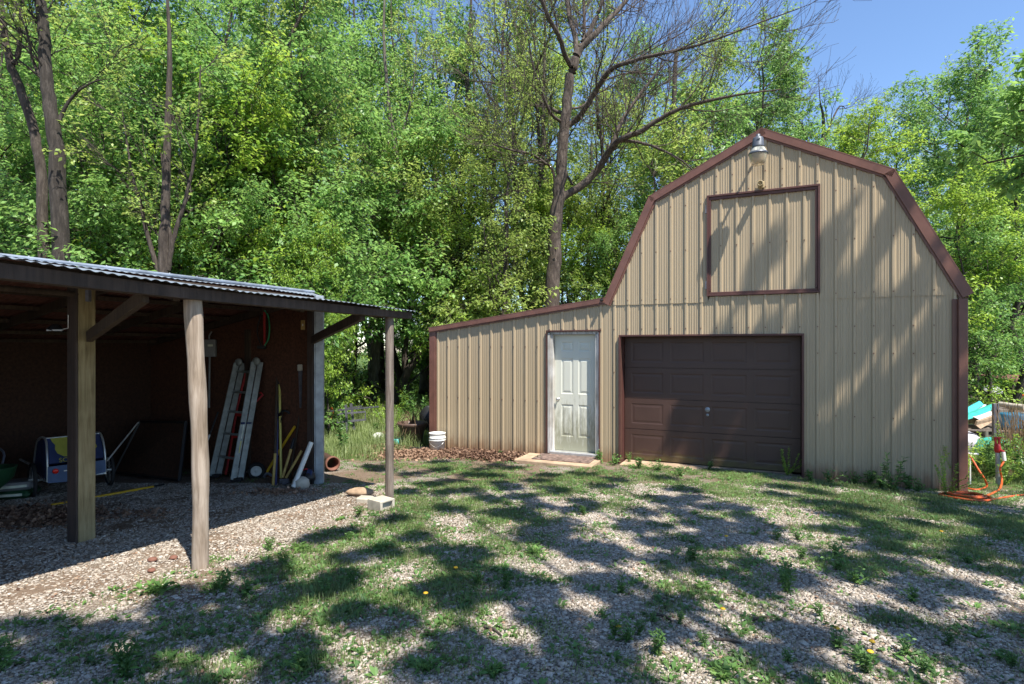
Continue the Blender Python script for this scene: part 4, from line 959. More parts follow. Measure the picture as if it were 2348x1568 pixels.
# rusty iron frame (old antenna mast and rack) in the meadow
fr_ = thing('iron_frame', 'grey iron frame with crossed bars standing in the tall grass', 'frame', G(795, 1000)); o = fr_.location; Zf = o.y
mb = MB()
def fb2(a, b, w_=.03): mb.bar(P(a[0], a[1], Zf + (a[2] if len(a) > 2 else 0)) - o, P(b[0], b[1], Zf + (b[2] if len(b) > 2 else 0)) - o, w_, w_)
fb2((740, 944), (868, 932, -.3)); fb2((742, 944, .5), (830, 931, .4)); fb2((793, 928), (797, 1000), .045); fb2((805, 925, .3), (812, 985, .3), .05)
mb.build('crossed_bars', 'iron', fr_)
mb = MB(); fb2((774, 946), (774, 973), .02); fb2((774, 949), (838, 944, .4), .035); fb2((774, 968), (838, 962, .4), .04); fb2((838, 944, .4), (838, 964, .4), .02); mb.build('rack', 'iron', fr_)
mb = MB(); mb.tube(spline([P(757, 940, Zf) - o, P(760, 934, Zf - .05) - o, P(764, 945, Zf) - o, P(758, 965, Zf) - o], 4), .012, 6); mb.build('ribbon', 'orange', fr_)
g = G(765, 1082); mb = MB(); q = Vector((0, 0, 1)).rotation_difference(Vector((.55, -.83, .0))).to_matrix()
mb.lathe([(.078, -.36), (.092, -.36), (.092, .08), (.108, .08), (.108, .16), (.09, .16), (.078, .08), (.078, -.36)], 22, (-.1, .15, .12), q); o = mb.build('clay_pipe', 'clay', None, g); tag(o, 'broken terracotta drain pipe lying by the shed corner', 'pipe')
# blocks at the last post
g = G(874, 1168); cb = MB(); L_, W_, H2 = .22, .19, .15
for (cx, dx) in ((-.09, .028), (.062, .028)): cb.box((cx, 0, 0), (dx, W_, H2 * .8), None, .004)
for yy in (-.082, .082): cb.box((0, yy, 0), (L_, .032, H2 * .8), None, .004)
cb.box((0, 0, .064), (.22, .195, .02), None, .004)
o = cb.build('cinder_block', 'concrete', None, g + Vector((-.0, .0, .045))); o.rotation_euler = (R(0), 0, R(-38)); tag(o, 'grey hollow cinder block at the foot of the shed end post', 'block')
g = G(842, 1149); mb = MB(); mb.box((0, 0, 0), (.22, .14, .08), None, .012); o = mb.build('concrete_paver', 'concrete', None, g + Vector((0, 0, .01))); o.rotation_euler.z = R(-10); tag(o, 'flat pale paver half sunk in grass beside the cinder block', 'paver')
lump('field_stone', 'oblong tan stone lying behind the flat paver', 'stone', G(826, 1137), (.17, .08, .10), 'stone_tan', 8)
for (px, py, s_, nm) in ((373, 1290, .035, 'two reddish pebbles left of the round post'), (462 - 42, 1288, .032, 'two reddish pebbles left of the round post')):
    pass
for k, (px, py, s_, lb) in enumerate([(350, 1288, .038, 'brown stone in the grass left of the round post'), (398, 1283, .034, 'small orange-brown stone nearest the round post'), (348, 1312, .030, 'orange stone on the gravel below the grass strip'), (560, 1355, .035, 'flat brown stone alone on the gravel right of the round post')]):
    lump('stone', lb, 'stone', G(px, py), (s_, s_ * .8, s_), 'clay', 20 + k, seg=9)
# ------------------------------------------------------------------ right of the barn
hy = G(2289, 1111); hyd = thing('yard_hydrant', 'red-handled yard hydrant on a galvanised pipe with orange hose', 'hydrant', hy); Zh = hy.y
mb = MB(); mb.tube([(0, 0, -.1), P(2287, 1034, Zh) - hy], .028, 12); mb.tube([(0, 0, .0), (.0, 0, .28)], .034, 12); mb.build('pipe', 'galv_old', hyd)
hd = MB(); hb = P(2287, 1034, Zh) - hy
hd.lathe([(.030, -.02), (.040, 0), (.042, .05), (.034, .07), (.030, .10), (0, .10)], 14, hb)
hd.bar(hb + Vector((-.02, 0, .05)), hb + Vector((-.035, .0, .19)), .018, .03, bev=.004); hd.bar(hb + Vector((.02, 0, .05)), hb + Vector((.022, .0, .19)), .018, .03, bev=.004); hd.bar(hb + Vector((-.045, 0, .185)), hb + Vector((.045, 0, .19)), .035, .02, bev=.004)
hd.tube([hb + Vector((0, 0, .03)), hb + Vector((.035, -.07, .0))], .018, 10); hd.build('valve_head', 'red', hyd)
mb = MB(); mb.tube([hb + Vector((.025, -.06, .0)), hb + Vector((.03, -.075, -.12))], .024, 12); mb.build('hose_sleeve', 'white', hyd)
ho_ = G(2262, 1146); hs = thing('garden_hose', 'orange garden hose coiled loosely on the ground by the hydrant', 'hose', ho_)
mb = MB(); pts = []; rr = np.random.default_rng(11)
for k in range(46):
    a = k * .44; q = 1 - k / 90 + .16 * math.sin(k * .23); cx, cy_ = G(2222, 1143).x, G(2222, 1143).y
    x = cx + math.cos(a) * (.27 * q + .03 * math.sin(k * 1.3)) ; y = cy_ + math.sin(a) * (.24 * q + .02 * math.sin(k * .9)); pts.append(Vector((x, y, gh(x, y) + .018 + .0009 * k)) - ho_)
mb.tube(pts, .0125, 8)
a1 = [G(2240, 1147), G(2275, 1148), G(2300, 1144), G(2326, 1140), G(2352, 1137)]; mb.tube(spline([p + Vector((0, 0, .018)) - ho_ for p in a1], 6), .0125, 8)
hb2 = hy + hb + Vector((.03, -.075, -.12)); mb.tube(spline([hb2 - ho_, P(2293, 1075, Zh - .1) - ho_, P(2297, 1100, Zh - .1) - ho_, G(2293, 1122) + Vector((0, 0, .02)) - ho_, G(2284, 1130) + Vector((0, 0, .02)) - ho_, G(2262, 1140) + Vector((0, 0, .02)) - ho_], 6), .0125, 8)
Zp = G(2224, 1113).y
mb.tube(spline([P(2217, 1039, Zp) - ho_, P(2228, 1052, Zp - .05) - ho_, P(2244, 1078, Zp - .15) - ho_, P(2257, 1098, Zp - .2) - ho_, G(2262, 1118) + Vector((0, 0, .02)) - ho_, G(2240, 1126) + Vector((0, 0, .02)) - ho_, G(2214, 1122) + Vector((0, 0, .02)) - ho_], 6), .0125, 8)
mb.build('hose', 'orange', hs)
g = G(2224, 1113); pv = thing('white_standpipe', 'thin white plastic pipe with a crossbar at the barn corner', 'pipe', g); mb = MB(); mb.tube([(0, 0, -.05), P(2223, 1041, Zp) - g], .012, 8); mb.tube([P(2219, 1040, Zp) - g, P(2242, 1041, Zp) - g], .015, 8); mb.build('pipe', 'white', pv)
fp = P(2281, 1035, 10.2); g = Vector((fp.x, fp.y, gh(fp.x, fp.y))); mb = MB(); mb.box((0, 0, .95), (.09, .06, 2.2)); mb.box((0, -.04, .95), (.02, .02, 2.2)); 
hgt = P(2281, 925, 10.2).z - g.z; mb = MB(); mb.box((0, 0, hgt / 2 - .1), (.085, .05, hgt + .2), None, .006); mb.box((.03, -.03, hgt / 2 - .1), (.02, .02, hgt + .2)); o = mb.build('sign_post', 'iron', None, g); tag(o, 'bare grey-green metal post standing behind the hydrant', 'post')
def plate(name, pts, mat, label, cat='sheet', th=.04, group=None):
    v = [P(*q) for q in pts]; o = v[0].copy(); mb = MB(); mb.slab([q - o for q in v], (.01, th, .005)); ob = mb.build(name, mat, None, o); tag(ob, label, cat, group); return ob
def on3(px, py, Z): return P(px, py, Z)
plate('teal_panel', [(2200, 946, 11.2), (2248, 920, 12.2), (2256, 928, 12.2), (2205, 958, 11.1)], 'teal_bright', 'bright turquoise panel topmost on the junk pile by the barn', th=.05)
plate('teal_panel', [(2200, 958, 11.0), (2235, 944, 11.3), (2283, 926, 11.8), (2285, 935, 11.7), (2240, 955, 11.1), (2203, 967, 10.9)], 'teal', 'long teal panel lying across the middle of the junk pile', th=.08)
plate('pale_sheet', [(2225, 944, 11.6), (2240, 928, 12.3), (2262, 928, 12.4), (2240, 945, 11.6)], 'grey_sheet', 'pale panel tucked between the two turquoise sheets', th=.05)
plate('white_plank', [(2236, 957, 11.0), (2278, 944, 11.4), (2284, 948, 11.4), (2245, 962, 11.0)], 'white', 'white plank under the long teal panel', th=.1)
plate('tan_board', [(2238, 975, 10.9), (2242, 966, 10.9), (2285, 952, 11.3), (2285, 962, 11.3), (2248, 983, 10.9)], 'concrete_tan', 'tan board sloping down at the front of the junk pile', th=.06)
g = P(2235, 1010, 11.2); g.z = gh(g.x, g.y); pa = thing('wooden_pallet', 'grey wooden pallets carrying the turquoise junk panels', 'pallet', g, -.2)
mb = MB()
for z_ in (.06, .22, .38, .50):
    for y_ in (-.4, -.2, 0, .2, .4): mb.box((-.05, y_, z_), (1.25, .10, .022))
mb.build('deck_boards', 'post_grey', pa); mb = MB()
for z_ in (.14, .30, .44):
    for x_ in (-.62, -.05, .52): mb.box((x_, 0, z_ + .0), (.05, .95, .11))
mb.build('stringer', 'post_grey', pa)
def boat(name, label, a, b, wd, hgt, mat):
    """upturned hull from a to b"""
    o = (a + b) / 2; o.z = min(gh(a.x, a.y), gh(b.x, b.y)); L = (b - a).length; n = 18; m = 10; vs = []
    for i in range(n + 1):
        u = i / n; k = math.sin(math.pi * min(max(u, .02), .98)) ** .55
        for j in range(m + 1):
            t = math.pi * j / m; vs.append(((u - .5) * L, math.cos(t) * wd / 2 * k, math.sin(t) ** .7 * hgt * (.55 + .45 * k)))
    fs = [(i * (m + 1) + j, i * (m + 1) + j + 1, (i + 1) * (m + 1) + j + 1, (i + 1) * (m + 1) + j) for i in range(n) for j in range(m)]
    t_ = thing(name, label, 'boat', o, math.atan2(b.y - a.y, b.x - a.x)); mb = MB(); mb.add(vs, fs, True); mb.build('hull', mat, t_)
    mb = MB(); mb.tube([Vector(vs[i * (m + 1)]) for i in range(n + 1)], .018, 6); mb.tube([Vector(vs[i * (m + 1) + m]) for i in range(n + 1)], .018, 6); mb.build('gunwale', 'slate', t_); return t_
boat('upturned_canoe', 'green plastic canoe lying upturned behind the hydrant', P(2236, 1000, 10.9), P(2335, 1010, 10.0), .70, .42, 'teal')
boat('upturned_skiff', 'pale grey upturned boat hull beside the barn corner', P(2165, 1005, 11.6), P(2240, 1005, 10.6), .8, .48, 'grey_sheet')
g = P(2335, 1005, 10.9); g.z = gh(g.x, g.y); br = thing('blue_barrel', 'blue plastic barrel among dry reeds at the photo edge', 'barrel', g); mb = MB(); hb_ = P(2335, 948, 10.9).z - g.z
mb.lathe([(0, 0), (.27, 0), (.29, .03), (.29, .28), (.305, .30), (.29, .32), (.29, hb_ * .66), (.305, hb_ * .68), (.29, hb_ * .7), (.29, hb_ - .03), (.27, hb_), (0, hb_)], 26); mb.build('drum', 'blue_tarp', br); mb = MB(); mb.lathe([(.05, hb_), (.05, hb_ + .02), (0, hb_ + .02)], 12, (.12, 0, 0)); mb.build('bung', 'white', br)
a = P(2292, 926, 12.6); b = P(2352, 935, 12.0); t = thing('pale_log', 'pale bare log lying across the junk behind the post', 'log', a); mb = MB(); mb.tube([Vector((0, 0, 0)), (b - a) * .5 + Vector((0, 0, -.01)), b - a], [.055, .065, .075], 10); mb.build('log', 'concrete', t)
g = P(2300, 925, 13.0); mb = MB(); tb = P(2325, 1000, 12.4); tb.z = gh(tb.x, tb.y); t = thing('board_stack', 'low stack of weathered boards under the pale log', 'boards', tb)
zt_ = P(2300, 934, 12.4).z - tb.z
for k in range(6): mb.box((.05 * (k % 2), .03 * k, zt_ * (k + .5) / 6.2), (1.5, .5, zt_ / 6.6), Matrix.Rotation(.06 * (k % 3 - 1), 3, 'Z'))
mb.build('boards', 'post_grey', t)
# far shelter with crates
g = P(2335, 900, 20.0); g.z = gh(g.x, g.y); shl = thing('lean_shelter', 'low rusty-roofed wood shelter at the far right by the trees', 'shelter', g); zr = P(2330, 873, 20).z - g.z
mb = MB(); mb.slab([(-.75, -.6, zr - .0), (1.5, -.6, zr - .02), (1.5, .9, zr + .12), (-.75, .9, zr + .14)], (0, 0, .05)); mb.build('roof', 'rust', shl)
for x_, y_ in ((-.65, -.5), (1.3, -.5), (-.65, .8), (1.3, .8)): mb = MB(); mb.box((x_, y_, zr / 2), (.09, .09, zr)); mb.build('post', 'rafter', shl)
mb = MB(); mb.box((.3, .1, zr * .42), (2.0, 1.2, .05)); mb.build('shelf', 'rust', shl)
for k, (x_, mt_, lb) in enumerate([(-.30, 'navy', 'dark blue crate with white slats on the shelter shelf'), (.62, 'galv_old', 'grey metal tub on the shelter shelf')]):
    z_ = zr * .42 + .03; t = thing('storage_crate' if k == 0 else 'metal_tub', lb, 'crate' if k == 0 else 'tub', g + Vector((x_, -.25, z_)))
    if k == 0:
        mb = MB(); mb.box((0, 0, .2), (.62, .4, .40), None, .01); mb.build('crate_body', 'navy', t); mb = MB()
        for xx in (-.16, .16):
            for zz in (.18, .30): mb.box((xx, -.205, zz), (.22, .012, .04))
        mb.build('slats', 'white', t); mb = MB(); mb.box((.02, -.21, .06), (.5, .02, .07), None, .01); mb.build('orange_strap', 'orange', t)
    else:
        mb = MB(); mb.lathe([(0, 0), (.30, 0), (.37, .36), (.38, .37), (.35, .36)], 24); mb.build('tub', 'galv_old', t)
lump('white_tarp', 'white tarp draped over a heap in front of the trees', 'tarp', Vector((P(2272, 911, 22).x, 22, gh(14, 22))), (.33, .35, .62), 'grey_sheet', 31)

# ------------------------------------------------------------------ trees
TV = {}
TV['tall1'] = tree_meshes('tall1', 101, 13, .18, 24, 9, 6, 13, 3.6, 0.132, .17)
TV['tall2'] = tree_meshes('tall2', 202, 14, .22, 26, 8, 6, 13, 3.3, 0.127, .15, lean=.06)
TV['tall3'] = tree_meshes('tall3', 303, 12, .12, 26, 9, 6, 12, 3.2, 0.121, .14, asp=.6)
TV['airy'] = tree_meshes('airy', 404, 14, .25, 20, 7, 5, 9, 3.3, 0.120, .15, leafm='leaf_pale', up1=.9, sprd=.8)
TV['low1'] = tree_meshes('low1', 505, 7, .12, 19, 9, 7, 14, 2.7, 0.098, .07, leafm='leaf_bright', droop=.7, flat=.3, up1=.2)
TV['low2'] = tree_meshes('low2', 606, 6, .08, 19, 8, 7, 14, 2.4, 0.090, .06, droop=.6, flat=.35, up1=.25)
TV['bush'] = tree_meshes('bush', 707, 2.4, .02, 14, 8, 6, 10, 1.3, .085, .03, up1=.5, lf=.5) if False else tree_meshes('bush', 707, 2.4, .02, 14, 8, 5, 11, 1.3, .085, .03, up1=.5)
BACK = 'leafy trees of the wood behind the shed and barn'
def tr_at(v, px, Z, ytop, label, cat='tree', name='tree', group=BACK, wide=1.0, mat=None):
    x = (px - CX) / F * Z; top = ZC + (HY - ytop) / F * Z * (.86 if px > 1700 else 1)
    return put_tree(TV[v], x, Z, top, label, name, cat, group, None, wide, mat)
L_deep = 'tall leafy tree deep in the wood behind the shed and barn'
# nearer, individually recognisable crowns behind the shed
tr_at('tall1', 372, 14.5, -40, 'broad leafy tree with several stems rising behind the middle of the shed roof', wide=1.15)
tr_at('tall2', 905, 21.0, -30, 'tall grey-stemmed leafy tree rising above the shed end post', wide=.95)
tr_at('tall3', 600, 15.0, -10, 'full green tree between the many-stemmed tree and the shed end', wide=1.05)
tr_at('tall3', 60, 14.5, 120, 'bushy tree behind the left end of the shed roof', wide=1.1, mat='leaf_mid')
tr_at('low1', 760, 12.6, 560, 'young yellow-green sapling leaning over the shed corner', cat='sapling', name='sapling', group='saplings at the edge of the wood', wide=.75)
tr_at('low1', 560, 13.6, 330, 'bright sapling showing over the middle of the shed roof', cat='sapling', name='sapling', group='saplings at the edge of the wood')
tr_at('low2', 230, 12.2, 300, 'drooping sapling over the left half of the shed roof', cat='sapling', name='sapling', group='saplings at the edge of the wood', wide=1.2)
tr_at('low1', 1075, 18.0, 470, 'light green sapling between the shed post and the lean-to', cat='sapling', name='sapling', group='saplings at the edge of the wood', wide=1.1)
tr_at('low2', 1010, 21.0, 520, 'darker sapling in the gap between shed and lean-to', cat='sapling', name='sapling', group='saplings at the edge of the wood', wide=1.1)
tr_at('airy', 1090, 19, -60, 'slender tree with pale spring leaves left of the bare tree', mat=None)
tr_at('airy', 1400, 21, 60, 'thin pale-leaved tree just right of the bare trunk')
tr_at('airy', 1200, 23, -20, 'airy pale tree behind the left limbs of the bare tree')
tr_at('airy', 1560, 23, 130, 'airy spring tree seen through the limbs over the barn eave')
tr_at('tall2', 1700, 24, 130, 'dark green round-topped tree over the left slope of the barn', mat='leaf_deep')
tr_at('low2', 1420, 15.5 + 3.5, 560, 'small tree behind the junction of lean-to and barn', cat='sapling', name='sapling', group='saplings at the edge of the wood')
tr_at('low2', 1180, 19.5, 560, 'small leafy tree behind the left half of the lean-to roof', cat='sapling', name='sapling', group='saplings at the edge of the wood')
tr_at('low1', 1340, 20, 470, 'pale small tree right behind the bare trunk', cat='sapling', name='sapling', group='saplings at the edge of the wood')
# right of the barn
tr_at('tall3', 2010, 17.5, 215, 'bright yellow-green tree rising over the right knee of the barn roof', mat='leaf_bright', wide=1.1)
tr_at('tall1', 2190, 19.0, 108, 'tallest leafy tree right of the barn', wide=1.15)
tr_at('tall2', 2340, 17.0, 150, 'full green tree at the right edge of the photo', wide=1.2)
tr_at('tall3', 1880, 21.0, 262, 'green tree showing over the barn ridge', mat='leaf_mid')
tr_at('low1', 2140, 15.5, 430, 'yellow-green small tree beside the right roof slope', cat='sapling', name='sapling', group='saplings at the edge of the wood', wide=1.1)
tr_at('low2', 2260, 15.0, 560, 'leafy low tree above the junk pile', cat='sapling', name='sapling', group='saplings at the edge of the wood', wide=1.3)
tr_at('low1', 2225, 17.5, 600, 'light green low tree between barn corner and shelter', cat='sapling', name='sapling', group='saplings at the edge of the wood')
YTL = ['low green young tree at the left end of the wood, behind the shed roof', 'young tree filling the space right of the big furrowed trunk', 'young tree just left of the many-stemmed dark tree', 'yellow-green young tree just right of the many-stemmed dark tree',
       'young tree rising above the round post of the shed', 'young tree above the right end of the shed ridge cap', 'young tree above the shed end brace', 'young tree above the shed end post', 'pale young tree over the left end of the lean-to roof', 'low darker young tree showing right above the square shed post roof line',
       'lowest young tree above the middle of the shed roof', 'pale young tree directly left of the bare trunk', 'pale young tree in the crook between bare tree and barn eave', 'young tree behind the left knee of the barn roof']
for k, (px_, Z_, yt_, v_, m_) in enumerate([(20, 13.4, 330, 'low2', 'leaf_mid'), (130, 13.8, 200, 'low1', 'leaf_mid'), (300, 12.6, 170, 'low1', 'leaf_mid'), (470, 13.4, 230, 'low2', 'leaf_bright'), (640, 14.0, 250, 'low2', 'leaf_mid'), (700, 15.0, 260, 'low1', 'leaf_mid'), (820, 17.5, 200, 'low1', 'leaf_mid'), (960, 18.5, 330, 'low2', 'leaf_mid'), (1120, 18.0, 330, 'low1', 'leaf_pale'), (400, 12.6, 400, 'low2', None), (540, 13.2, 520, 'low1', 'leaf_mid'), (1250, 19.0, 470, 'low1', 'leaf_pale'), (1480, 20.5, 330, 'low2', 'leaf_pale'), (1640, 21.0, 270, 'low1', 'leaf_mid')]):
    tr_at(v_, px_, Z_, yt_, YTL[k], name='young_tree', cat='tree', group='young trees in the leafy front of the wood', wide=1.15, mat=m_)
# the wood itself
rr = np.random.default_rng(21)
rows = [(17.5, -250, 1250, 150, -80, 60), (23, -250, 1350, 190, -60, 120), (30, -200, 1750, 170, -20, 180), (38, -200, 2500, 170, 60, 260), (23, 1950, 2650, 140, 130, 240), (29, 1750, 2600, 130, 190, 260)]
for Z, xa, xb, st, ya, yb in rows:
    px = xa
    while px < xb:
        Zz = Z + rr.uniform(-2, 2); x = (px - CX) / F * Zz
        if 745 < px < 1010 and Zz < 24: px += st; continue
        if 1050 < px < 1900 and Zz < 40: yt = rr.uniform(60, 250) if Z >= 28 else rr.uniform(20, 200)
        else: yt = rr.uniform(ya, yb)
        if 800 < px < 1000 and Zz > 25: yt = rr.uniform(60, 220)
        if px > 1780: yt = max(yt, 300 - (px - 1780) * .45) if px < 2150 else max(yt, 150)
        v = ['tall1', 'tall2', 'tall3', 'airy'][rr.integers(0, 4)]
        if 1050 < px < 1750: v = ['airy', 'airy', 'tall2'][rr.integers(0, 3)]
        zone = 'behind the open shed' if px < 740 else 'between the shed and the lean-to' if px < 1000 else 'behind the lean-to' if px < 1400 else 'behind the barn gable' if px < 1850 else 'right of the barn'
        tr_at(v, px, Zz, yt, ('airy pale tree' if v == 'airy' else 'tall leafy tree') + ' deep in the wood ' + zone, mat=['leaf_mid', 'leaf_deep', 'leaf_mid', 'leaf_bright'][rr.integers(0, 4)] if v != 'airy' else None)
        px += st * rr.uniform(.8, 1.25)
# undergrowth bushes at the edge
for k in range(34):
    px = rr.uniform(-150, 2500); Z = rr.uniform(22, 30)
    if px < 740: Z = rr.uniform(11.5, 18)
    x = (px - CX) / F * Z
    if -4.2 < barn_s(x, Z) < 5.2 and -1 < barn_q(x, Z) < 7: continue
    g0 = gh(x, Z); top = g0 + rr.uniform(1.6, 3.4)
    put_tree(TV['bush'], x, Z, top, 'leafy bush in the undergrowth at the foot of the wood', 'bush', 'bush', 'undergrowth bushes along the wood edge', None, 1.3, ['leaf_mid', 'leaf_deep', 'weed', 'leaf_bright'][rr.integers(0, 4)])
# hand-placed trunks
def limb_tree(name, label, limbs, Z, bark, seed, n2=10, n3=7, n4=4, group=None, L2=1.7, twigs=True, cat='tree', up=.5, spare=0, leafs=0):
    """limbs: list of [(px,py,half width px, dz)...] drawn from the photograph at distance Z"""
    r = np.random.default_rng(seed); base = P(limbs[0][0][0], limbs[0][0][1], Z); base.z = gh(base.x, base.y)
    t = thing(name, label, cat, base, 0, group); b = np.array(base); parts = []; polys = []
    for li in limbs:
        pts = []; rad = []
        for q in li:
            dz = q[3] if len(q) > 3 else 0
            p = P(q[0], q[1], Z + dz); pts.append(p); rad.append(q[2] / F * Z)
        sp = spline(pts, 5); K = len(sp); rs = np.interp(np.linspace(0, len(pts) - 1, K), np.arange(len(pts)), rad)
        A = np.array([list(p) for p in sp])[None] - b; A = A + np.random.default_rng(seed + len(parts)).normal(size=A.shape) * (rs[None, :, None] * .10)
        parts.append(tubes(A, rs[None], 10)); polys.append((A, rs[None]))
    tm = np_mesh(name + '_trunk', *merge(parts), bark, smooth=True); np_obj('trunk', tm, t)
    if twigs:
        tw = []; L3 = []
        for k, (A, rs) in enumerate(polys):
            if k == 0 and spare == 0: continue
            ln = float(np.linalg.norm(np.diff(A[0], axis=0), axis=1).sum()); n = max(3, int(ln * n2 / 3))
            rs2 = np.minimum(rs, .05)
            B1, R1 = grow(r, A, rs2, n, .18 if k else .55, L2, .8, up, 7, .13, flat=.9, lf=.35, rf=.42)
            B2, R2 = grow(r, B1, R1, n3, .12, L2 * .55, .6, up * .8, 6, .13, flat=1, lf=.4, rf=.6)
            B3, R3 = grow(r, B2, R2, n4, .1, L2 * .28, .5, up * .5, 4, .12, flat=1, lf=.3, rf=.7)
            R1 = np.maximum(R1, .008); R2 = np.maximum(R2, .0055); R3 = np.maximum(R3, .0038)
            tw += [tubes(B1, R1, 4), tubes(B2, R2, 3), tubes(B3, R3, 3)]; L3.append(B3)
        np_obj('twigs', np_mesh(name + '_twigs', *merge(tw), bark, smooth=True), t)
        if leafs:
            B3 = np.concatenate(L3); B3 = B3[r.random(len(B3)) < .5]; Lq = leaves(r, B3, leafs, .10, .5, .4); q = quads_of(Lq)
            np_obj('crown', np_mesh(name + '_leaves', Lq, q, 'leaf_pale', lv=r.random(len(q))), t)
    return t
bare = [
 [(1266, 800, 20), (1267, 700, 17.5), (1270, 600, 16), (1276, 500, 15), (1283, 420, 14), (1290, 340, 12.5), (1297, 265, 12), (1307, 185, 11), (1318, 140, 11), (1332, 108, 8), (1340, 85, 3), (1342, 78, .2)],
 [(1284, 462, 8), (1302, 445, 8.5), (1335, 425, 9), (1368, 392, 8), (1395, 350, 7.5, -.4), (1420, 322, 6.5, -.8), (1470, 300, 5.5, -1.2), (1545, 255, 4.2, -1.6), (1620, 232, 3.2, -2), (1710, 215, 2, -2.3), (1790, 205, 1.2, -2.5)],
 [(1400, 343, 5, -.4), (1415, 300, 4.8, -.3), (1440, 255, 4, 0), (1475, 205, 3, .3), (1520, 150, 2, .5)],
 [(1296, 290, 7), (1315, 280, 6.5), (1342, 248, 6, -.5), (1372, 200, 5.5, -1), (1400, 160, 5, -1.5), (1450, 140, 4, -2), (1530, 120, 3, -2.6), (1620, 98, 2.2, -3), (1720, 60, 1.4, -3.3), (1830, 20, .9, -3.6)],
 [(1330, 110, 8), (1365, 78, 7), (1398, 42, 5.5, .4), (1425, 15, 5, .8), (1460, -30, 4, 1)],
 [(1340, 95, 6), (1358, 60, 5.5), (1376, 20, 4.5), (1385, -30, 3.5)],
 [(1322, 130, 6), (1318, 80, 5.5, .3), (1305, 40, 5, .5), (1296, -30, 4, .8)],
 [(1335, 105, 4.5, .5), (1340, 50, 4, .9), (1336, -30, 3, 1.2)],
 [(1308, 150, 6), (1296, 125, 5.5, -.3), (1280, 80, 5, -.8), (1255, 35, 4.5, -1.2), (1235, -20, 3.5, -1.5)],
 [(1296, 262, 4.5), (1270, 252, 4, .3), (1236, 232, 3.4, .6), (1185, 206, 2.6, 1), (1130, 190, 1.8, 1.4), (1080, 186, 1, 1.6)],
 [(1290, 283, 4), (1262, 258, 3.4, -.4), (1240, 205, 2.8, -.8), (1222, 150, 2.2, -1.1), (1212, 90, 1.4, -1.4)],
 [(1274, 520, 0.1), (1270, 400, 3.2), (1243, 370, 3.4, -.3), (1215, 352, 2.8, -.8), (1180, 346, 2.4, -1.2), (1130, 330, 1.4, -1.5)],
 [(1300, 250, 3), (1340, 240, 2.6, .5), (1380, 190, 2, .9), (1440, 168, 2, 1.2), (1520, 172, 1.3, 1.5)],
 [(1420, 322, 4, -.8), (1480, 330, 3, -1), (1550, 360, 2, -1.2), (1600, 400, 1.2, -1.3)],
 [(1313, 423, 3), (1295, 395, 2.6, .2), (1272, 368, 2, .4), (1230, 372, 1.4, .7)],
]
limb_tree('bare_tree', 'big nearly leafless forked tree standing behind the lean-to', bare, 17.0, 'bark_bare', 77, 8, 7, 4, None, 2.6, up=.9)
def tk(*q): return list(q)
limb_tree('tree', 'dark furrowed trunk at the upper left corner', [tk((140, 800, 19), (135, 420, 17), (125, 300, 15), (108, 180, 13), (100, 80, 12), (88, -60, 11)), tk((125, 300, 5), (160, 230, 3.5), (210, 190, 2), (260, 180, .6)), tk((112, 200, 5), (80, 150, 3.5), (60, 60, 1.5))], 10.4, 'bark_dark', 5, 5, 5, 3, BACK, 1.6, leafs=12, up=.1, spare=1)
limb_tree('tree', 'forked grey trunk left of the dark furrowed trunk', [tk((105, 800, 12), (95, 420, 11), (78, 300, 10), (45, 200, 9), (20, 130, 8), (5, 40, 8), (-10, -60, 6)), tk((30, 150, 7), (45, 110, 5), (50, 20, 4), (60, -60, 3))], 10.7, 'bark', 6, 4, 5, 3, BACK, 1.6, leafs=6, up=.4)
limb_tree('tree', 'pale sunlit trunk at the far upper left', [tk((60, 800, 14), (62, 300, 13), (50, 100, 12), (38, -40, 11)), tk((62, 330, 7), (75, 200, 6), (78, 60, 5))], 20, 'bark_grey', 8, 3, 4, 3, BACK, 1.6, leafs=8, up=.4)
limb_tree('tree', 'pale trunk seen through leaves over the left third of the shed', [tk((215, 800, 12), (225, 330, 11), (240, 160, 10), (235, -30, 8)), tk((225, 300, 6), (200, 250, 5), (160, 190, 3))], 21, 'bark_grey', 9, 3, 4, 3, BACK, 1.6, leafs=8, up=.4)
limb_tree('tree', 'cluster of dark stems rising from behind the shed roof', [tk((378, 800, 14), (376, 600, 12), (380, 480, 10), (384, 300, 8), (390, 120, 5), (380, -60, 2)), tk((370, 640, 6), (350, 580, 5), (325, 480, 4), (300, 380, 2.5), (280, 250, 1)), tk((385, 620, 6), (400, 540, 5), (425, 460, 4), (450, 330, 3), (460, 150, 1.2)), tk((384, 620, 4), (392, 560, 4), (380, 470, 3), (370, 350, 1.5))], 11.0, 'bark', 10, 5, 5, 3, BACK, 1.4, leafs=10, up=.3)
limb_tree('tree', 'smooth grey-green trunk in the gap left of the shed end post', [tk((852, 925, 14), (858, 840, 12), (866, 760, 11), (880, 650, 10.5), (890, 560, 10), (905, 480, 9), (918, 430, 8), (905, 330, 6), (890, 230, 4.5), (880, 80, 3), (885, -60, 1.5)), tk((890, 560, 5), (905, 640, 0.1)), tk((905, 350, 3.5), (930, 280, 2.6), (950, 180, 1.5), (955, 60, .8))], 19.0, 'bark_grey', 12, 5, 6, 4, BACK, 1.7, leafs=10, up=.3)
limb_tree('tree', 'trunk with a knot hole between the shed post and the lean-to', [tk((972, 900, 14), (978, 800, 12), (985, 700, 11), (986, 620, 11), (992, 540, 10), (1000, 420, 6), (990, 300, 4), (995, 120, 1.5)), tk((985, 640, 6), (960, 590, 5), (940, 540, 4))], 22, 'bark_grey', 13, 3, 4, 3, BACK, 1.5, leafs=8, up=.3)
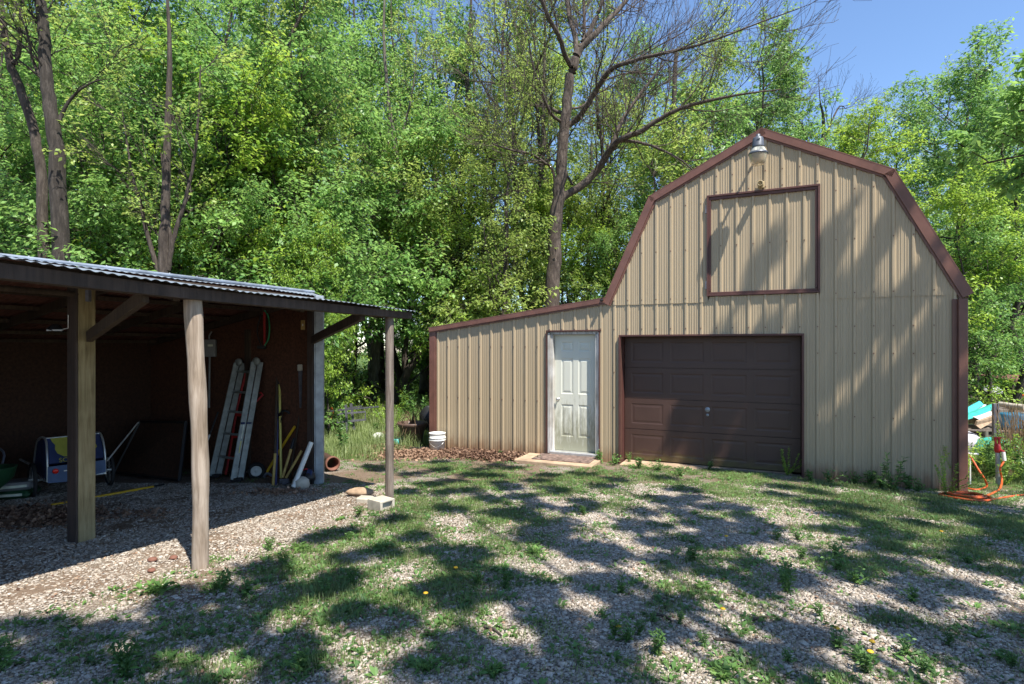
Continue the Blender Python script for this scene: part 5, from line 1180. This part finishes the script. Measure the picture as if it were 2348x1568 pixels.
limb_tree('tree', 'second grey trunk close beside the knot-holed one', [tk((1020, 900, 12), (1026, 760, 10), (1032, 660, 10), (1040, 560, 9), (1068, 340, 9), (1075, 250, 8), (1070, 150, 5), (1080, 20, 3), (1078, -60, 2)), tk((1075, 340, 5), (1100, 300, 4.5), (1125, 290, 3))], 23, 'bark', 14, 4, 5, 3, BACK, 1.6, leafs=8, up=.3)
limb_tree('tree', 'leaning trunk partly hidden by the corner of the lean-to', [tk((880, 960, 11), (920, 880, 10), (965, 800, 9), (1000, 720, 8), (1030, 600, 6))], 18, 'bark', 15, 4, 4, 3, BACK, 1.4, leafs=8, up=.3, spare=1)
limb_tree('tree', 'pale mottled slim trunk left of the bare tree', [tk((1224, 800, 10), (1222, 690, 9), (1226, 600, 8), (1238, 500, 7), (1244, 400, 6), (1247, 200, 4), (1250, 60, 2.5), (1250, -40, 1.5)), tk((1240, 500, 4), (1225, 470, 4), (1200, 430, 3))], 21, 'bark_grey', 16, 4, 5, 3, BACK, 1.6, leafs=7, up=.4)
limb_tree('tree', 'dark slim trunk behind the left slope of the barn', [tk((1560, 700, 8), (1560, 480, 8), (1553, 380, 7), (1545, 250, 6), (1550, 120, 4)), tk((1555, 400, 4), (1600, 320, 3.5), (1640, 230, 3))], 24, 'bark', 17, 5, 6, 4, BACK, 1.8, leafs=5, up=.7)
for k, (px, w_, Z) in enumerate([(790, 6, 24), (812, 4, 22), (930, 7, 26), (1055, 5, 24), (1095, 6, 26), (1130, 5, 25), (1165, 6, 27), (470, 9, 18), (520, 7, 20), (610, 8, 19), (660, 7, 22), (700, 5, 20), (560, 5, 17.5), (1390, 5, 24), (1345, 5, 26)]):
    d_ = rr.uniform(-18, 18)
    limb_tree('tree', 'thin dark trunk in the shade of the wood', [tk((px, 900, w_ * 1.2), (px + d_ * .4, 700, w_), (px + d_, 520, w_ * .8), (px + d_ * 1.8, 330, w_ * .55))], Z, 'bark' if k % 3 else 'bark_grey', 60 + k, 5, 5, 3, 'thin trunks in the shade of the wood', 1.3, leafs=7, up=.3, spare=1)
# dead twiggy tops
for k, (px, Z, yt) in enumerate([(800, 26, -60), (1080, 27, -80), (1880, 27, 170)]):
    limb_tree('bare_tree', ['leafless treetop against the sky above the shed end', 'leafless dark tree behind the slender pale tree', 'bare twiggy tree over the barn ridge against the sky'][k], [tk((px, 800, 9), (px - 5, 500, 7), (px + 8, 300, 4), (px, yt + 60, 1.2), (px - 4, yt, .3)), tk((px, 350, 3), (px + 40, 250, 1.8), (px + 60, yt + 80, .4)), tk((px, 400, 3), (px - 45, 280, 1.8), (px - 70, yt + 110, .4))], Z, 'bark', 90 + k, 7, 6, 4, None, 2.0, up=.9)
# far wood mass closing the view
r = np.random.default_rng(5); n = 26000
ang = r.uniform(-1.15, 1.15, n); dist = r.uniform(44, 62, n); x = np.tan(ang * .85) * 50 * r.uniform(.9, 1.1, n); y = dist
prof = 9 + 5 * fbm(x * .08, y * 0, 3, 3) * 1.6; z = gz(x, y) + r.random(n) ** .8 * prof
c = np.stack([x, y, z], -1); d = unit(r.normal(size=(n, 3)) * [1, .5, .7]); wv = unit(np.cross(d, r.normal(size=(n, 3)) + [0, -1.5, 1.2])); s_ = r.uniform(.25, .55, n)[:, None]
Vq = np.stack([c, c + d * s_ * .5 + wv * s_ * .3, c + d * s_, c + d * s_ * .5 - wv * s_ * .3], 1).reshape(-1, 3)
struct(np_obj('far_wood', np_mesh('far_wood', Vq, quads_of(Vq), 'leaf_deep', lv=r.random(n))), 'stuff', 'far green wood closing the view behind the trees', 'wood')
# overhanging branch tips at the upper right belong to the big tree beside the camera
def shade_tree(label, x, y, Hh, clumps, seed, leafm='leaf_deep'):
    """tall tree whose leafy boughs are given as (x, y, z, radius, share)"""
    r = np.random.default_rng(seed); g = gh(x, y); t = thing('shade_tree', label, 'tree', (x, y, g), 0, 'big trees over the yard'); b = np.array([x, y, g])
    K = 12; zz = np.linspace(-.3, Hh, K); tr = np.stack([.15 * np.sin(zz * .5), .1 * np.cos(zz * .4), zz], -1)[None]; rd = (.28 * (1 - .8 * np.linspace(0, 1, K)))[None]
    parts = [tubes(tr, rd, 12)]; tw = []
    for (cx, cy, cz, cr, dens) in clumps:
        c = np.array([cx, cy, cz]) - b; zs = max(c[2] * .55, 2.0); st = np.array([0, 0, min(zs, Hh - 1)])
        u = np.linspace(0, 1, 9)[:, None]; mid = (st + c) / 2 + [0, 0, .8]
        pl = (1 - u) ** 2 * st + 2 * u * (1 - u) * mid + u ** 2 * c; pr = np.linspace(.035, .012, 9)
        parts.append(tubes(pl[None], pr[None], 6)); n = max(4, int(15 * dens))
        B1, R1 = grow(r, pl[None], pr[None], n, .62, cr * 1.3, 1.0, .1, 6, .15, flat=.6, lf=.2, rf=.5)
        B2, R2 = grow(r, B1, R1, 7, .25, cr * .55, .8, 0, 4, .15, flat=.6, lf=.3)
        B3, R3 = grow(r, B2, R2, 4, .2, cr * .28, .8, -.05, 4, .15, flat=.5, lf=.3)
        parts += [tubes(B1, np.maximum(R1, .008), 4), tubes(B2, np.maximum(R2, .005), 3)]; tw.append(B3)
    np_obj('trunk', np_mesh('shade_trunk', *merge(parts), 'bark', smooth=True), t)
    Lq = np.concatenate([leaves(r, B, 7, .125, .5, .5) for B in tw]); q = quads_of(Lq)
    np_obj('crown', np_mesh('shade_leaves', Lq, q, leafm, lv=r.random(len(q))), t); return t
to_sun = np.array(sun_to)
def over(x, y, zt, hgt, rad, dens=1.0):
    """bough that shades the place (x, y, zt) from height hgt"""
    k = (hgt - zt) / to_sun[2]; return (x + to_sun[0] * k, y + to_sun[1] * k, hgt, rad, dens)
def fw_(s, z): a = O2 + dd * s; return (a.x, a.y, ZC + z)
cl = []
for s, z, hg, rad, de in [(3.75, 1.50, 11, .24, .4), (4.5, .1, 10.5, .20, .35), (2.9, 1.25, 11.5, .20, .35), (2.75, .0, 11, .20, .4), (3.9, .2, 10.5, .18, .3), (2.1, .0, 11, .24, .45), (1.55, -.35, 10.5, .20, .45), (2.2, -1.0, 9.5, .26, .5), (3.45, -.9, 9.5, .16, .3), (2.25, 1.65, 12, .10, .25), (4.1, -1.75, 9.5, .16, .3)]:
    x, y, z2 = fw_(s, z); cl.append(over(x, y, z2, hg, rad, de))
shade_tree('big shading tree standing right of the photographed yard', 8.6, 2.2, 12.5, cl + [(7.05, 7.9, 4.9, .55, .5), (6.9, 8.3, 4.3, .5, .4), (7.5, 8.2, 5.4, .6, .6)], 31, 'leaf_mid')
cl = []
rs_ = np.random.default_rng(44)
for k in range(30):
    y = rs_.uniform(2.2, 6.6); x = rs_.uniform(-1.1, min(5.8, y * .95 + .4))
    cl.append(over(x, y, 0.0, rs_.uniform(7, 10), rs_.uniform(.12, .26), rs_.uniform(.3, .5)))
for s_, q_, rd_ in [(-2.6, -1.2, .28), (-1.9, -1.0, .24), (-.9, -1.3, .3), (.2, -1.2, .28), (1.2, -1.0, .26), (2.4, -1.2, .28), (3.3, -1.4, .26), (4.2, -1.2, .28), (5.0, -1.0, .3), (-3.4, -1.6, .26)]:
    a_ = O2 + dd * s_ + mm2 * q_; cl.append(over(a_.x, a_.y, 0.0, rs_.uniform(7, 9), rd_, .5))
shade_tree('big shading tree standing behind the photographer', 4.5, -3.5, 12, cl, 32)
cl = []
for (x, y, rad, de) in [(-3.0, 3.25, .16, .5), (-2.1, 3.55, .15, .45), (-1.9, 2.55, .16, .45), (-2.3, 2.95, .16, .45), (-1.3, 3.3, .26, .55), (-1.0, 2.5, .2, .5), (-1.7, 3.6, .16, .45), (-.3, 2.9, .2, .45), (-1.2, 4.2, .14, .4), (.2, 2.4, .25, .5), (-.5, 3.8, .2, .45), (-.9, 4.9, .2, .45), (-2.6, 2.4, .25, .6), (-2.55, 3.45, .12, .4), (-1.75, 4.25, .12, .4), (-1.45, 5.35, .12, .3), (-1.15, 5.75, .14, .35)]:
    cl.append(over(x, y, 0.0, rs_.uniform(7, 9), rad, de))
shade_tree('shading tree behind the left of the yard', -2.6, -4.5, 10, cl, 33)

# ------------------------------------------------------------------ grass, weeds, gravel, leaf litter
def shed_in(x, y):
    """distance under the shed roof, >0 inside"""
    dx = x - P3.x; dy = y - P3.y; q = -(dx * bb.y) + dy * bb.x; t = -(dx * bb.x + dy * bb.y); return np.where((t > -.2) & (q > 0), q, -1)
def keep_out(x, y):
    s = barn_s(x, y); q = barn_q(x, y); return ((s > -3.4) & (s < 4.75) & (q > -.01) & (q < 6.3)) | (shed_in(x, y) > .15) & ~((x > -2.45 + (7.6 - y) * .9) & (y > 6.0))
def blades(seed, n, xr, yr, dens_f, hgt_f, wid, per, lean_=.5, spread=.05):
    r = np.random.default_rng(seed); y = yr[0] + (yr[1] - yr[0]) * r.random(n) ** .75; u = r.uniform(-.98, .98, n); x = np.where(r.random(n) < 2, u * (y + .6), 0)
    x = np.clip(x, xr[0], xr[1]); ok = (r.random(n) < dens_f(x, y)) & ~keep_out(x, y) & (x > xr[0] + .01) & (x < xr[1] - .01); x = x[ok]; y = y[ok]; m = len(x)
    hh_ = hgt_f(x, y) * r.uniform(.6, 1.3, m)
    x = np.repeat(x, per) + r.normal(size=m * per) * spread; y = np.repeat(y, per) + r.normal(size=m * per) * spread; hh_ = np.repeat(hh_, per) * r.uniform(.5, 1.15, m * per)
    z = gz(x, y); b = np.stack([x, y, z - .005], -1); a = r.uniform(0, 2 * np.pi, m * per); ld = np.stack([np.cos(a), np.sin(a), a * 0], -1) * (r.uniform(.15, 1, m * per) * lean_)[:, None]
    sd = np.stack([-np.sin(a), np.cos(a), a * 0], -1) * (wid * r.uniform(.6, 1.3, m * per))[:, None]; H3 = hh_[:, None]; up_ = np.array([0, 0, 1.])
    mid = b + (up_ * .6 + ld * .35) * H3; tip = b + (up_ * .95 + ld * 1.15) * H3
    V = np.stack([b - sd, b + sd, mid + sd * .8, tip, tip, mid - sd * .8], 1)
    Q = np.stack([b - sd * .8, b + sd * .8, mid + sd * .7, mid - sd * .7, mid + sd * .7, tip, tip + sd * .05, mid - sd * .7], 1)
    V = np.stack([b - sd * .8, b + sd * .8, mid + sd * .7, mid - sd * .7, tip], 1).reshape(-1, 3); i = np.arange(m * per)[:, None] * 5
    q = np.concatenate([i + [0, 1, 2, 3]], 0); t3 = i + [3, 2, 4, 4]
    return V, q, t3, m * per
gn = lambda x, y: green(x, y) + (fbm(x * 1.9, y * 1.9, 40, 4) - .5) * 1.25 + (fbm(x * 6, y * 6, 50, 3) - .5) * 1.1
dens = lambda x, y: np.clip((gn(x, y) - .21) * .95, 0.04, .62) * (1 - .75 * sstep(-1.2, -2.2, x) * sstep(2.9, 3.6, y))
hgt = lambda x, y: .018 + .04 * np.clip(gn(x, y), 0, 1) + .22 * sstep(.85, 1.0, green(x, y)) * sstep(7.5, 11, y) 
def tri_mesh(name, V, q, t3, mat, lv):
    me = bpy.data.meshes.new(name); nq, ntr = len(q), len(t3)
    me.vertices.add(len(V)); me.vertices.foreach_set('co', V.astype(np.float32).ravel())
    li = np.concatenate([q.ravel(), t3[:, :3].ravel()]).astype(np.int32); me.loops.add(len(li)); me.loops.foreach_set('vertex_index', li)
    me.polygons.add(nq + ntr); me.polygons.foreach_set('loop_start', np.concatenate([np.arange(nq) * 4, nq * 4 + np.arange(ntr) * 3]).astype(np.int32)); me.polygons.foreach_set('loop_total', np.concatenate([np.full(nq, 4), np.full(ntr, 3)]).astype(np.int32))
    me.update(calc_edges=True); a = me.attributes.new('lv', 'FLOAT', 'FACE'); a.data.foreach_set('value', np.concatenate([lv, lv]).astype(np.float32)); me.materials.append(M[mat]); return me
r9 = np.random.default_rng(9)
V1, q1, t1_, n1_ = blades(1, 140000, (-9, 9), (1.7, 9.5), dens, hgt, .0022, 8)
V2, q2, t2_, n2_ = blades(2, 60000, (-9, 20), (8, 26), lambda x, y: np.clip((green(x, y) - .6) * 2.5, 0, 1), lambda x, y: .10 + .32 * fbm(x * .8, y * .8, 8) * sstep(8.5, 12, y), .004, 8, .8, .08)
lv1 = np.repeat(r9.random(n1_ // 8), 8) * .7 + .3 * r9.random(n1_); lv2 = np.clip(.35 + .65 * r9.random(n2_), 0, 1)
struct(np_obj('grass', tri_mesh('grass', V1, q1, t1_, 'grass', lv1)), 'stuff', 'short patchy grass growing through the gravel yard', 'grass')
struct(np_obj('meadow_grass', tri_mesh('meadow_grass', V2, q2, t2_, 'grass', lv2)), 'stuff', 'tall light green meadow grass between shed and lean-to', 'grass')
# low broad-leaved ground weeds: rosettes
def rosettes(seed, n, dens_f, yr=(1.8, 10), leaf=(.03, .07), per=7, xr=(-9, 9)):
    r = np.random.default_rng(seed); y = yr[0] + (yr[1] - yr[0]) * r.random(n) ** .8; x = r.uniform(-.98, .98, n) * (y + .6)
    ok = (r.random(n) < dens_f(x, y)) & ~keep_out(x, y); x = x[ok]; y = y[ok]; m = len(x); sz = r.uniform(*leaf, m)
    x = np.repeat(x, per); y = np.repeat(y, per); sz = np.repeat(sz, per) * r.uniform(.6, 1.2, m * per); a = r.uniform(0, 6.283, m * per); e = r.uniform(.15, .9, m * per)
    d = np.stack([np.cos(a) * np.cos(e), np.sin(a) * np.cos(e), np.sin(e)], -1); wv = np.stack([-np.sin(a), np.cos(a), a * 0], -1); b = np.stack([x, y, gz(x, y)], -1) + np.stack([np.cos(a), np.sin(a), a * 0], -1) * .01; L = sz[:, None]
    V = np.stack([b, b + d * L * .5 + wv * L * .17, b + d * L - np.array([0, 0, .25]) * L, b + d * L * .5 - wv * L * .17], 1).reshape(-1, 3); return V
Vr = rosettes(3, 60000, lambda x, y: np.clip((gn(x, y) - .22) * .85, .03, .6) * (1 - .6 * sstep(-1.2, -2.2, x) * sstep(2.9, 3.6, y)))
struct(np_obj('ground_weeds', np_mesh('ground_weeds', Vr, quads_of(Vr), 'weed', lv=np.repeat(r9.random(len(Vr) // 28), 7))), 'stuff', 'low leafy weeds spreading over the gravel', 'weeds')
# crushed stone
def stones(name, seed, n, size, yr, label, mat):
    r = np.random.default_rng(seed); y = yr[0] + (yr[1] - yr[0]) * r.random(n) ** .62; x = r.uniform(-1, 1, n) * (y * .95 + .3)
    s = barn_s(x, y); q = barn_q(x, y); ok = ~((s > -3.4) & (s < 4.7) & (q > -.05)) & (r.random(n) < np.clip(1.35 - 1.1 * np.clip(gn(x, y), 0, 2), .10, 1) * (1 - .5 * shed_dirt(x, y))); x = x[ok]; y = y[ok]; m = len(x)
    cube = np.array([(-1, -1, -1), (1, -1, -1), (1, 1, -1), (-1, 1, -1), (-1, -1, 1), (1, -1, 1), (1, 1, 1), (-1, 1, 1)], float)
    V = cube[None] * (1 + .38 * r.uniform(-1, 1, (m, 8, 3))); sz = (size * np.exp(np.clip(r.normal(size=m), -2, 2) * .30) * .5)[:, None, None]; V = V * sz * np.stack([np.ones(m), r.uniform(.6, 1, m), r.uniform(.22, .5, m)], -1)[:, None, :]
    a = r.uniform(0, 6.28, m); tl = r.normal(size=m) * .35; ca, sa = np.cos(a)[:, None], np.sin(a)[:, None]; ct, st_ = np.cos(tl)[:, None], np.sin(tl)[:, None]
    X, Y, Z = V[..., 0], V[..., 1] * ct - V[..., 2] * st_, V[..., 1] * st_ + V[..., 2] * ct
    V = np.stack([X * ca - Y * sa, X * sa + Y * ca, Z], -1) + np.stack([x, y, gz(x, y) + sz[:, 0, 0] * .25], -1)[:, None, :]
    f = np.array([(0, 3, 2, 1), (4, 5, 6, 7), (0, 1, 5, 4), (1, 2, 6, 5), (2, 3, 7, 6), (3, 0, 4, 7)]); Fq = (np.arange(m)[:, None, None] * 8 + f[None]).reshape(-1, 4)
    return struct(np_obj(name, np_mesh(name, V.reshape(-1, 3), Fq, mat, lv=np.repeat(r.random(m), 6))), 'stuff', label, 'gravel')
m, nt, p = base_mat('crushed_limestone'); at_ = N(nt, 'ShaderNodeAttribute', attribute_name='lv'); rp_ = ramp(nt, at_.outputs['Fac'], [(0, (.20, .16, .12)), (.3, (.34, .29, .235)), (.65, (.44, .39, .33)), (.9, (.54, .50, .44)), (1, (.36, .25, .16))])
nn_ = noise(nt, 60, 3, coords(nt, 'Object')); rr2 = ramp(nt, nn_.outputs[0], [(.3, (.75, .72, .7)), (.7, (1, 1, 1))]); mx_ = N(nt, 'ShaderNodeMix', data_type='RGBA', blend_type='MULTIPLY'); mx_.inputs[0].default_value = 1
nt.links.new(rp_.outputs[0], mx_.inputs[6]); nt.links.new(rr2.outputs[0], mx_.inputs[7]); nt.links.new(mx_.outputs[2], p.inputs['Base Color']); p.inputs['Roughness'].default_value = .9; M['stone'] = m
stones('gravel', 12, 360000, .0125, (1.6, 7.6), 'crushed pale limestone gravel covering the yard', 'stone')
stones('coarse_gravel', 13, 8000, .021, (1.6, 6.5), 'larger loose pieces of crushed limestone in the yard', 'stone')
# leaf litter
def litter(name, seed, pts, label, n, size=.05, hgt_=.10):
    r = np.random.default_rng(seed); c = []; 
    for (x0, y0, rx, ry_, k) in pts:
        m = int(n * k); a = r.normal(size=(m, 2)) * .5; x = x0 + a[:, 0] * rx; y = y0 + a[:, 1] * ry_; hz = np.exp(-(a ** 2).sum(1)) * hgt_; c.append(np.stack([x, y, gz(x, y) + .008 + r.random(m) * hz], -1))
    c = np.concatenate(c); ok = barn_q(c[:, 0], c[:, 1]) < -.02; c = c[ok]; m = len(c); d = unit(r.normal(size=(m, 3)) * [1, 1, .45]); wv = unit(np.cross(d, r.normal(size=(m, 3)) * .6 + [0, 0, 1])); L = (size * r.uniform(.5, 1.3, m))[:, None]; up_ = np.cross(wv, d)
    V = np.stack([c, c + d * L * .5 + wv * L * .38 + up_ * L * .12, c + d * L, c + d * L * .5 - wv * L * .38 + up_ * L * .1], 1).reshape(-1, 3)
    return struct(np_obj(name, np_mesh(name, V, quads_of(V), 'dry', lv=r.random(m))), 'stuff', label, 'leaves')
lp_ = [(bw(s, -.30, 0).x, bw(s, -.30, 0).y, .55, .35, 1.0) for s in (-3.2, -2.8, -2.4, -2.0, -1.7)] + [(bw(-3.9, .4, 0).x, bw(-3.9, .4, 0).y, .8, .7, .8), (bw(-3.4, -.7, 0).x, bw(-3.4, -.7, 0).y, .8, .5, .8), (bw(-4.3, -.2, 0).x, bw(-4.3, -.2, 0).y, .7, .6, .5)]
litter('leaf_litter', 61, lp_, 'brown dead leaves heaped along the foot of the lean-to', 2600, .05, .10)
lq_ = [(G(90, 1195).x, G(90, 1195).y, .6, .35, 1.0), (G(20, 1180).x, G(20, 1180).y, .5, .4, .8), (G(150, 1180).x, G(150, 1180).y, .4, .3, .5), (G(640, 1130).x, G(640, 1130).y, .5, .2, .3), (G(310, 1180).x, G(310, 1180).y, .5, .25, .2)]
litter('shed_leaf_litter', 62, lq_, 'dark dead leaves blown under the shed roof', 1300, .042, .03)
ls_ = [(rr.uniform(-4, 6), rr.uniform(2, 8), .9, .9, .1) for _ in range(70)]
litter('scattered_leaves', 63, ls_, 'odd dry leaves and crumbs scattered over the yard', 500, .022, .012)
# countable weeds
def weed_meshes(name, seed, H, stems, leafn, leaf, mat='weed', asp=.3, lean_=.35, r0=.004):
    r = np.random.default_rng(seed); K = 8; d0 = r.normal(size=(stems, 3)) * [lean_, lean_, 0] + [0, 0, 1]; d0 = unit(d0); t = np.linspace(0, 1, K)[None, :, None]; hh_ = (H * r.uniform(.5, 1.05, stems))[:, None, None]
    Pt = d0[:, None, :] * t * hh_ + np.cumsum(r.normal(size=(stems, K, 3)) * H * .012, 1); Rd = np.full((stems, K), r0) * np.linspace(1, .5, K)[None]
    Lq = leaves(r, Pt, leafn, leaf, asp, .1, .05, .003, .9); q = quads_of(Lq)
    return np_mesh(name + '_stem', *tubes(Pt, Rd, 4), mat), np_mesh(name + '_leaf', Lq, q, mat, lv=r.random(len(q)))
WV = [weed_meshes('weed_a', 1, .34, 5, 26, .065), weed_meshes('weed_b', 2, .55, 6, 34, .075), weed_meshes('weed_c', 3, .22, 7, 14, .05, asp=.45), weed_meshes('weed_d', 4, .75, 9, 60, .04, 'leaf_bright', .5, .5, .003), weed_meshes('weed_e', 5, .14, 9, 8, .09, 'leaf_deep', .32, 1.2)]
def weed(k, p, s, label, group):
    t = thing('weed', label, 'weed', p, random.uniform(0, 6), group); t.scale = (s, s, s); np_obj('stem', WV[k][0], t); np_obj('leaves', WV[k][1], t); return t
WG = 'weeds along the foot of the barn'; WL = 'small green weed growing along the foot of the barn front'
weed(3, G(1805, 1090), .62, 'feathery weed in front of the right side of the garage door', WG); weed(1, G(2050, 1128), .95, 'bushy leafy weed against the tan wall right of the garage', WG); weed(3, G(2195, 1125), 1.0, 'tall feathery weeds over the brown barn corner trim', WG); weed(3, G(2170, 1135), .8, 'feathery weed clump left of the barn corner trim', WG)
weed(1, G(1443, 1062), .35, 'small upright weed at the left garage jamb', WG); weed(0, G(1625, 1078), .6, 'single small weed at the middle of the garage sill', WG); weed(0, G(1378, 1062), .9, 'slim weed between the entry door and garage', WG)
for px, py, k, s in [(1410, 1066, 2, .9), (1465, 1074, 0, .8), (1510, 1080, 2, .9), (1860, 1104, 0, .7), (1900, 1106, 2, 1.0), (1915, 1100, 0, .8), (1960, 1110, 2, .9), (1990, 1112, 0, .9), (2020, 1120, 2, 1), (2085, 1122, 0, .9), (2105, 1128, 2, .9), (1150, 1050, 0, .6), (1560, 1092, 2, .8), (1230, 1060, 2, .6)]: weed(k, G(px, py), s, 'small green weed at the foot of the ' + ('lean-to wall' if px < 1260 else 'wall between door and garage' if px < 1440 else 'garage sill' if px < 1600 else 'tan wall just right of the garage' if px < 1930 else 'tan wall towards the barn corner' if px < 2060 else 'barn corner trim'), WG)
YG = 'single weeds standing in the yard gravel'; YL = 'small leafy weed standing alone in the yard gravel'
weed(0, G(290, 1555), .75, 'light green upright weed at the bottom of the photo, left of centre', YG); weed(4, G(363, 1358), .75, 'dark flat rosette weed on the gravel below the round post', YG); weed(1, G(5, 1540), .5, 'broad-leaved weed cut by the left edge of the photo', YG); weed(0, G(655, 1300), .5, 'thin-stalked weed right of the round post foot', YG)
weed(0, G(800, 1262 - 20), .4, YL, YG)
for k in range(60):
    px = rr.uniform(420, 2340); py = rr.uniform(1150, 1560); g_ = G(px, py)
    if shed_in(g_.x, g_.y) > 0: continue
    zone = ('in the gravel nearest the barn' if py < 1230 else 'in the middle of the yard' if py < 1400 else 'in the gravel nearest the camera') + (', left of the entry door' if px < 1200 else ', below the garage' if px < 1800 else ', right of the garage')
    weed([0, 2, 4, 2][rr.integers(0, 4)], g_, rr.uniform(.35, .75) * (1 if py < 1400 else .8), 'small weed ' + zone, YG)
RG = 'weeds right of the barn'; 
for k in range(26):
    px = rr.uniform(2235, 2420); Z = rr.uniform(7.9, 9.8) if px < 2320 else rr.uniform(7.3, 9.6); x = (px - CX) / F * Z; weed([1, 3, 1][k % 3], Vector((x, Z, gh(x, Z))), rr.uniform(.6, 1.2), 'light green leafy weed in the thicket by the yard hydrant', RG)
for k in range(18):
    px = rr.uniform(750, 995); Z = rr.uniform(11, 20); x = (px - CX) / F * Z; weed([1, 3, 0][k % 3], Vector((x, Z, gh(x, Z))), rr.uniform(.8, 1.5), 'leafy weed standing in the meadow between shed and lean-to', 'weeds in the meadow')
weed(1, G(960, 985), 1.6, 'bright green bushy sapling weed behind the planter', 'weeds in the meadow')
weed(1, G(940, 960), 1.8, 'tall light green weed behind the shed end post', 'weeds in the meadow')
# dandelions
for k, (px, py) in enumerate([(1418, 1447), (1045, 1318), (1665, 1250), (1657, 1406), (976, 1380), (2158, 1238), (1999, 1484), (1918, 1465), (1995, 1538)]):
    g = G(px, py + 10); t = thing('dandelion', 'yellow dandelion flower standing in the yard grass', 'flower', g, 0, 'dandelions in the yard'); hz = .05 + .03 * (k % 3)
    MB().tube([(0, 0, 0), (.004, .002, hz)], .0018, 5).build('stem', 'weed', t); MB().lathe([(0, hz - .002), (.010, hz), (.017, hz + .004), (.012, hz + .009), (0, hz + .011)], 10).build('flower', 'yellow', t)
# dry reeds at the right edge
r = np.random.default_rng(71); n = 800; x = r.uniform(7.4, 9.6, n); y = r.uniform(8.4, 9.9, n); ok = (x / y > (2308 - CX) / F) ; x = x[ok]; y = y[ok]; m = len(x); zz = gz(x, y); K = 5; t = np.linspace(0, 1, K)[None, :, None]
d0 = unit(r.normal(size=(m, 3)) * [.12, .12, 0] + [0, 0, 1]); Pt = np.stack([x, y, zz], -1)[:, None, :] + d0[:, None, :] * t * r.uniform(.5, 1.15, m)[:, None, None] + np.cumsum(r.normal(size=(m, K, 3)) * .012, 1)
V, q = tubes(Pt, np.full((m, K), .0035), 3); struct(np_obj('dry_reeds', np_mesh('dry_reeds', V, q, 'reed', lv=np.repeat(r.random(m), 3 * (K - 1)))), 'stuff', 'thick stand of dry brown reeds beside the hydrant', 'reeds')
# fallen sticks
for k, (a, b) in enumerate([((1712, 1428), (1770, 1418)), ((1640, 1600 - 130), (1700, 1480)), ((1505, 1412), (1540, 1428)), ((1110, 1440), (1150, 1462))]):
    A = G(*a) + Vector((0, 0, .012)); B = G(*b) + Vector((0, 0, .012)); mb = MB(); mb.tube([Vector((0, 0, 0)), (B - A) * .5 + Vector((.01, .01, .003)), B - A], [.009, .008, .005], 6); o = mb.build('fallen_stick', 'bark', None, A); tag(o, 'short brown twig lying on the yard gravel', 'stick', 'fallen twigs in the yard')
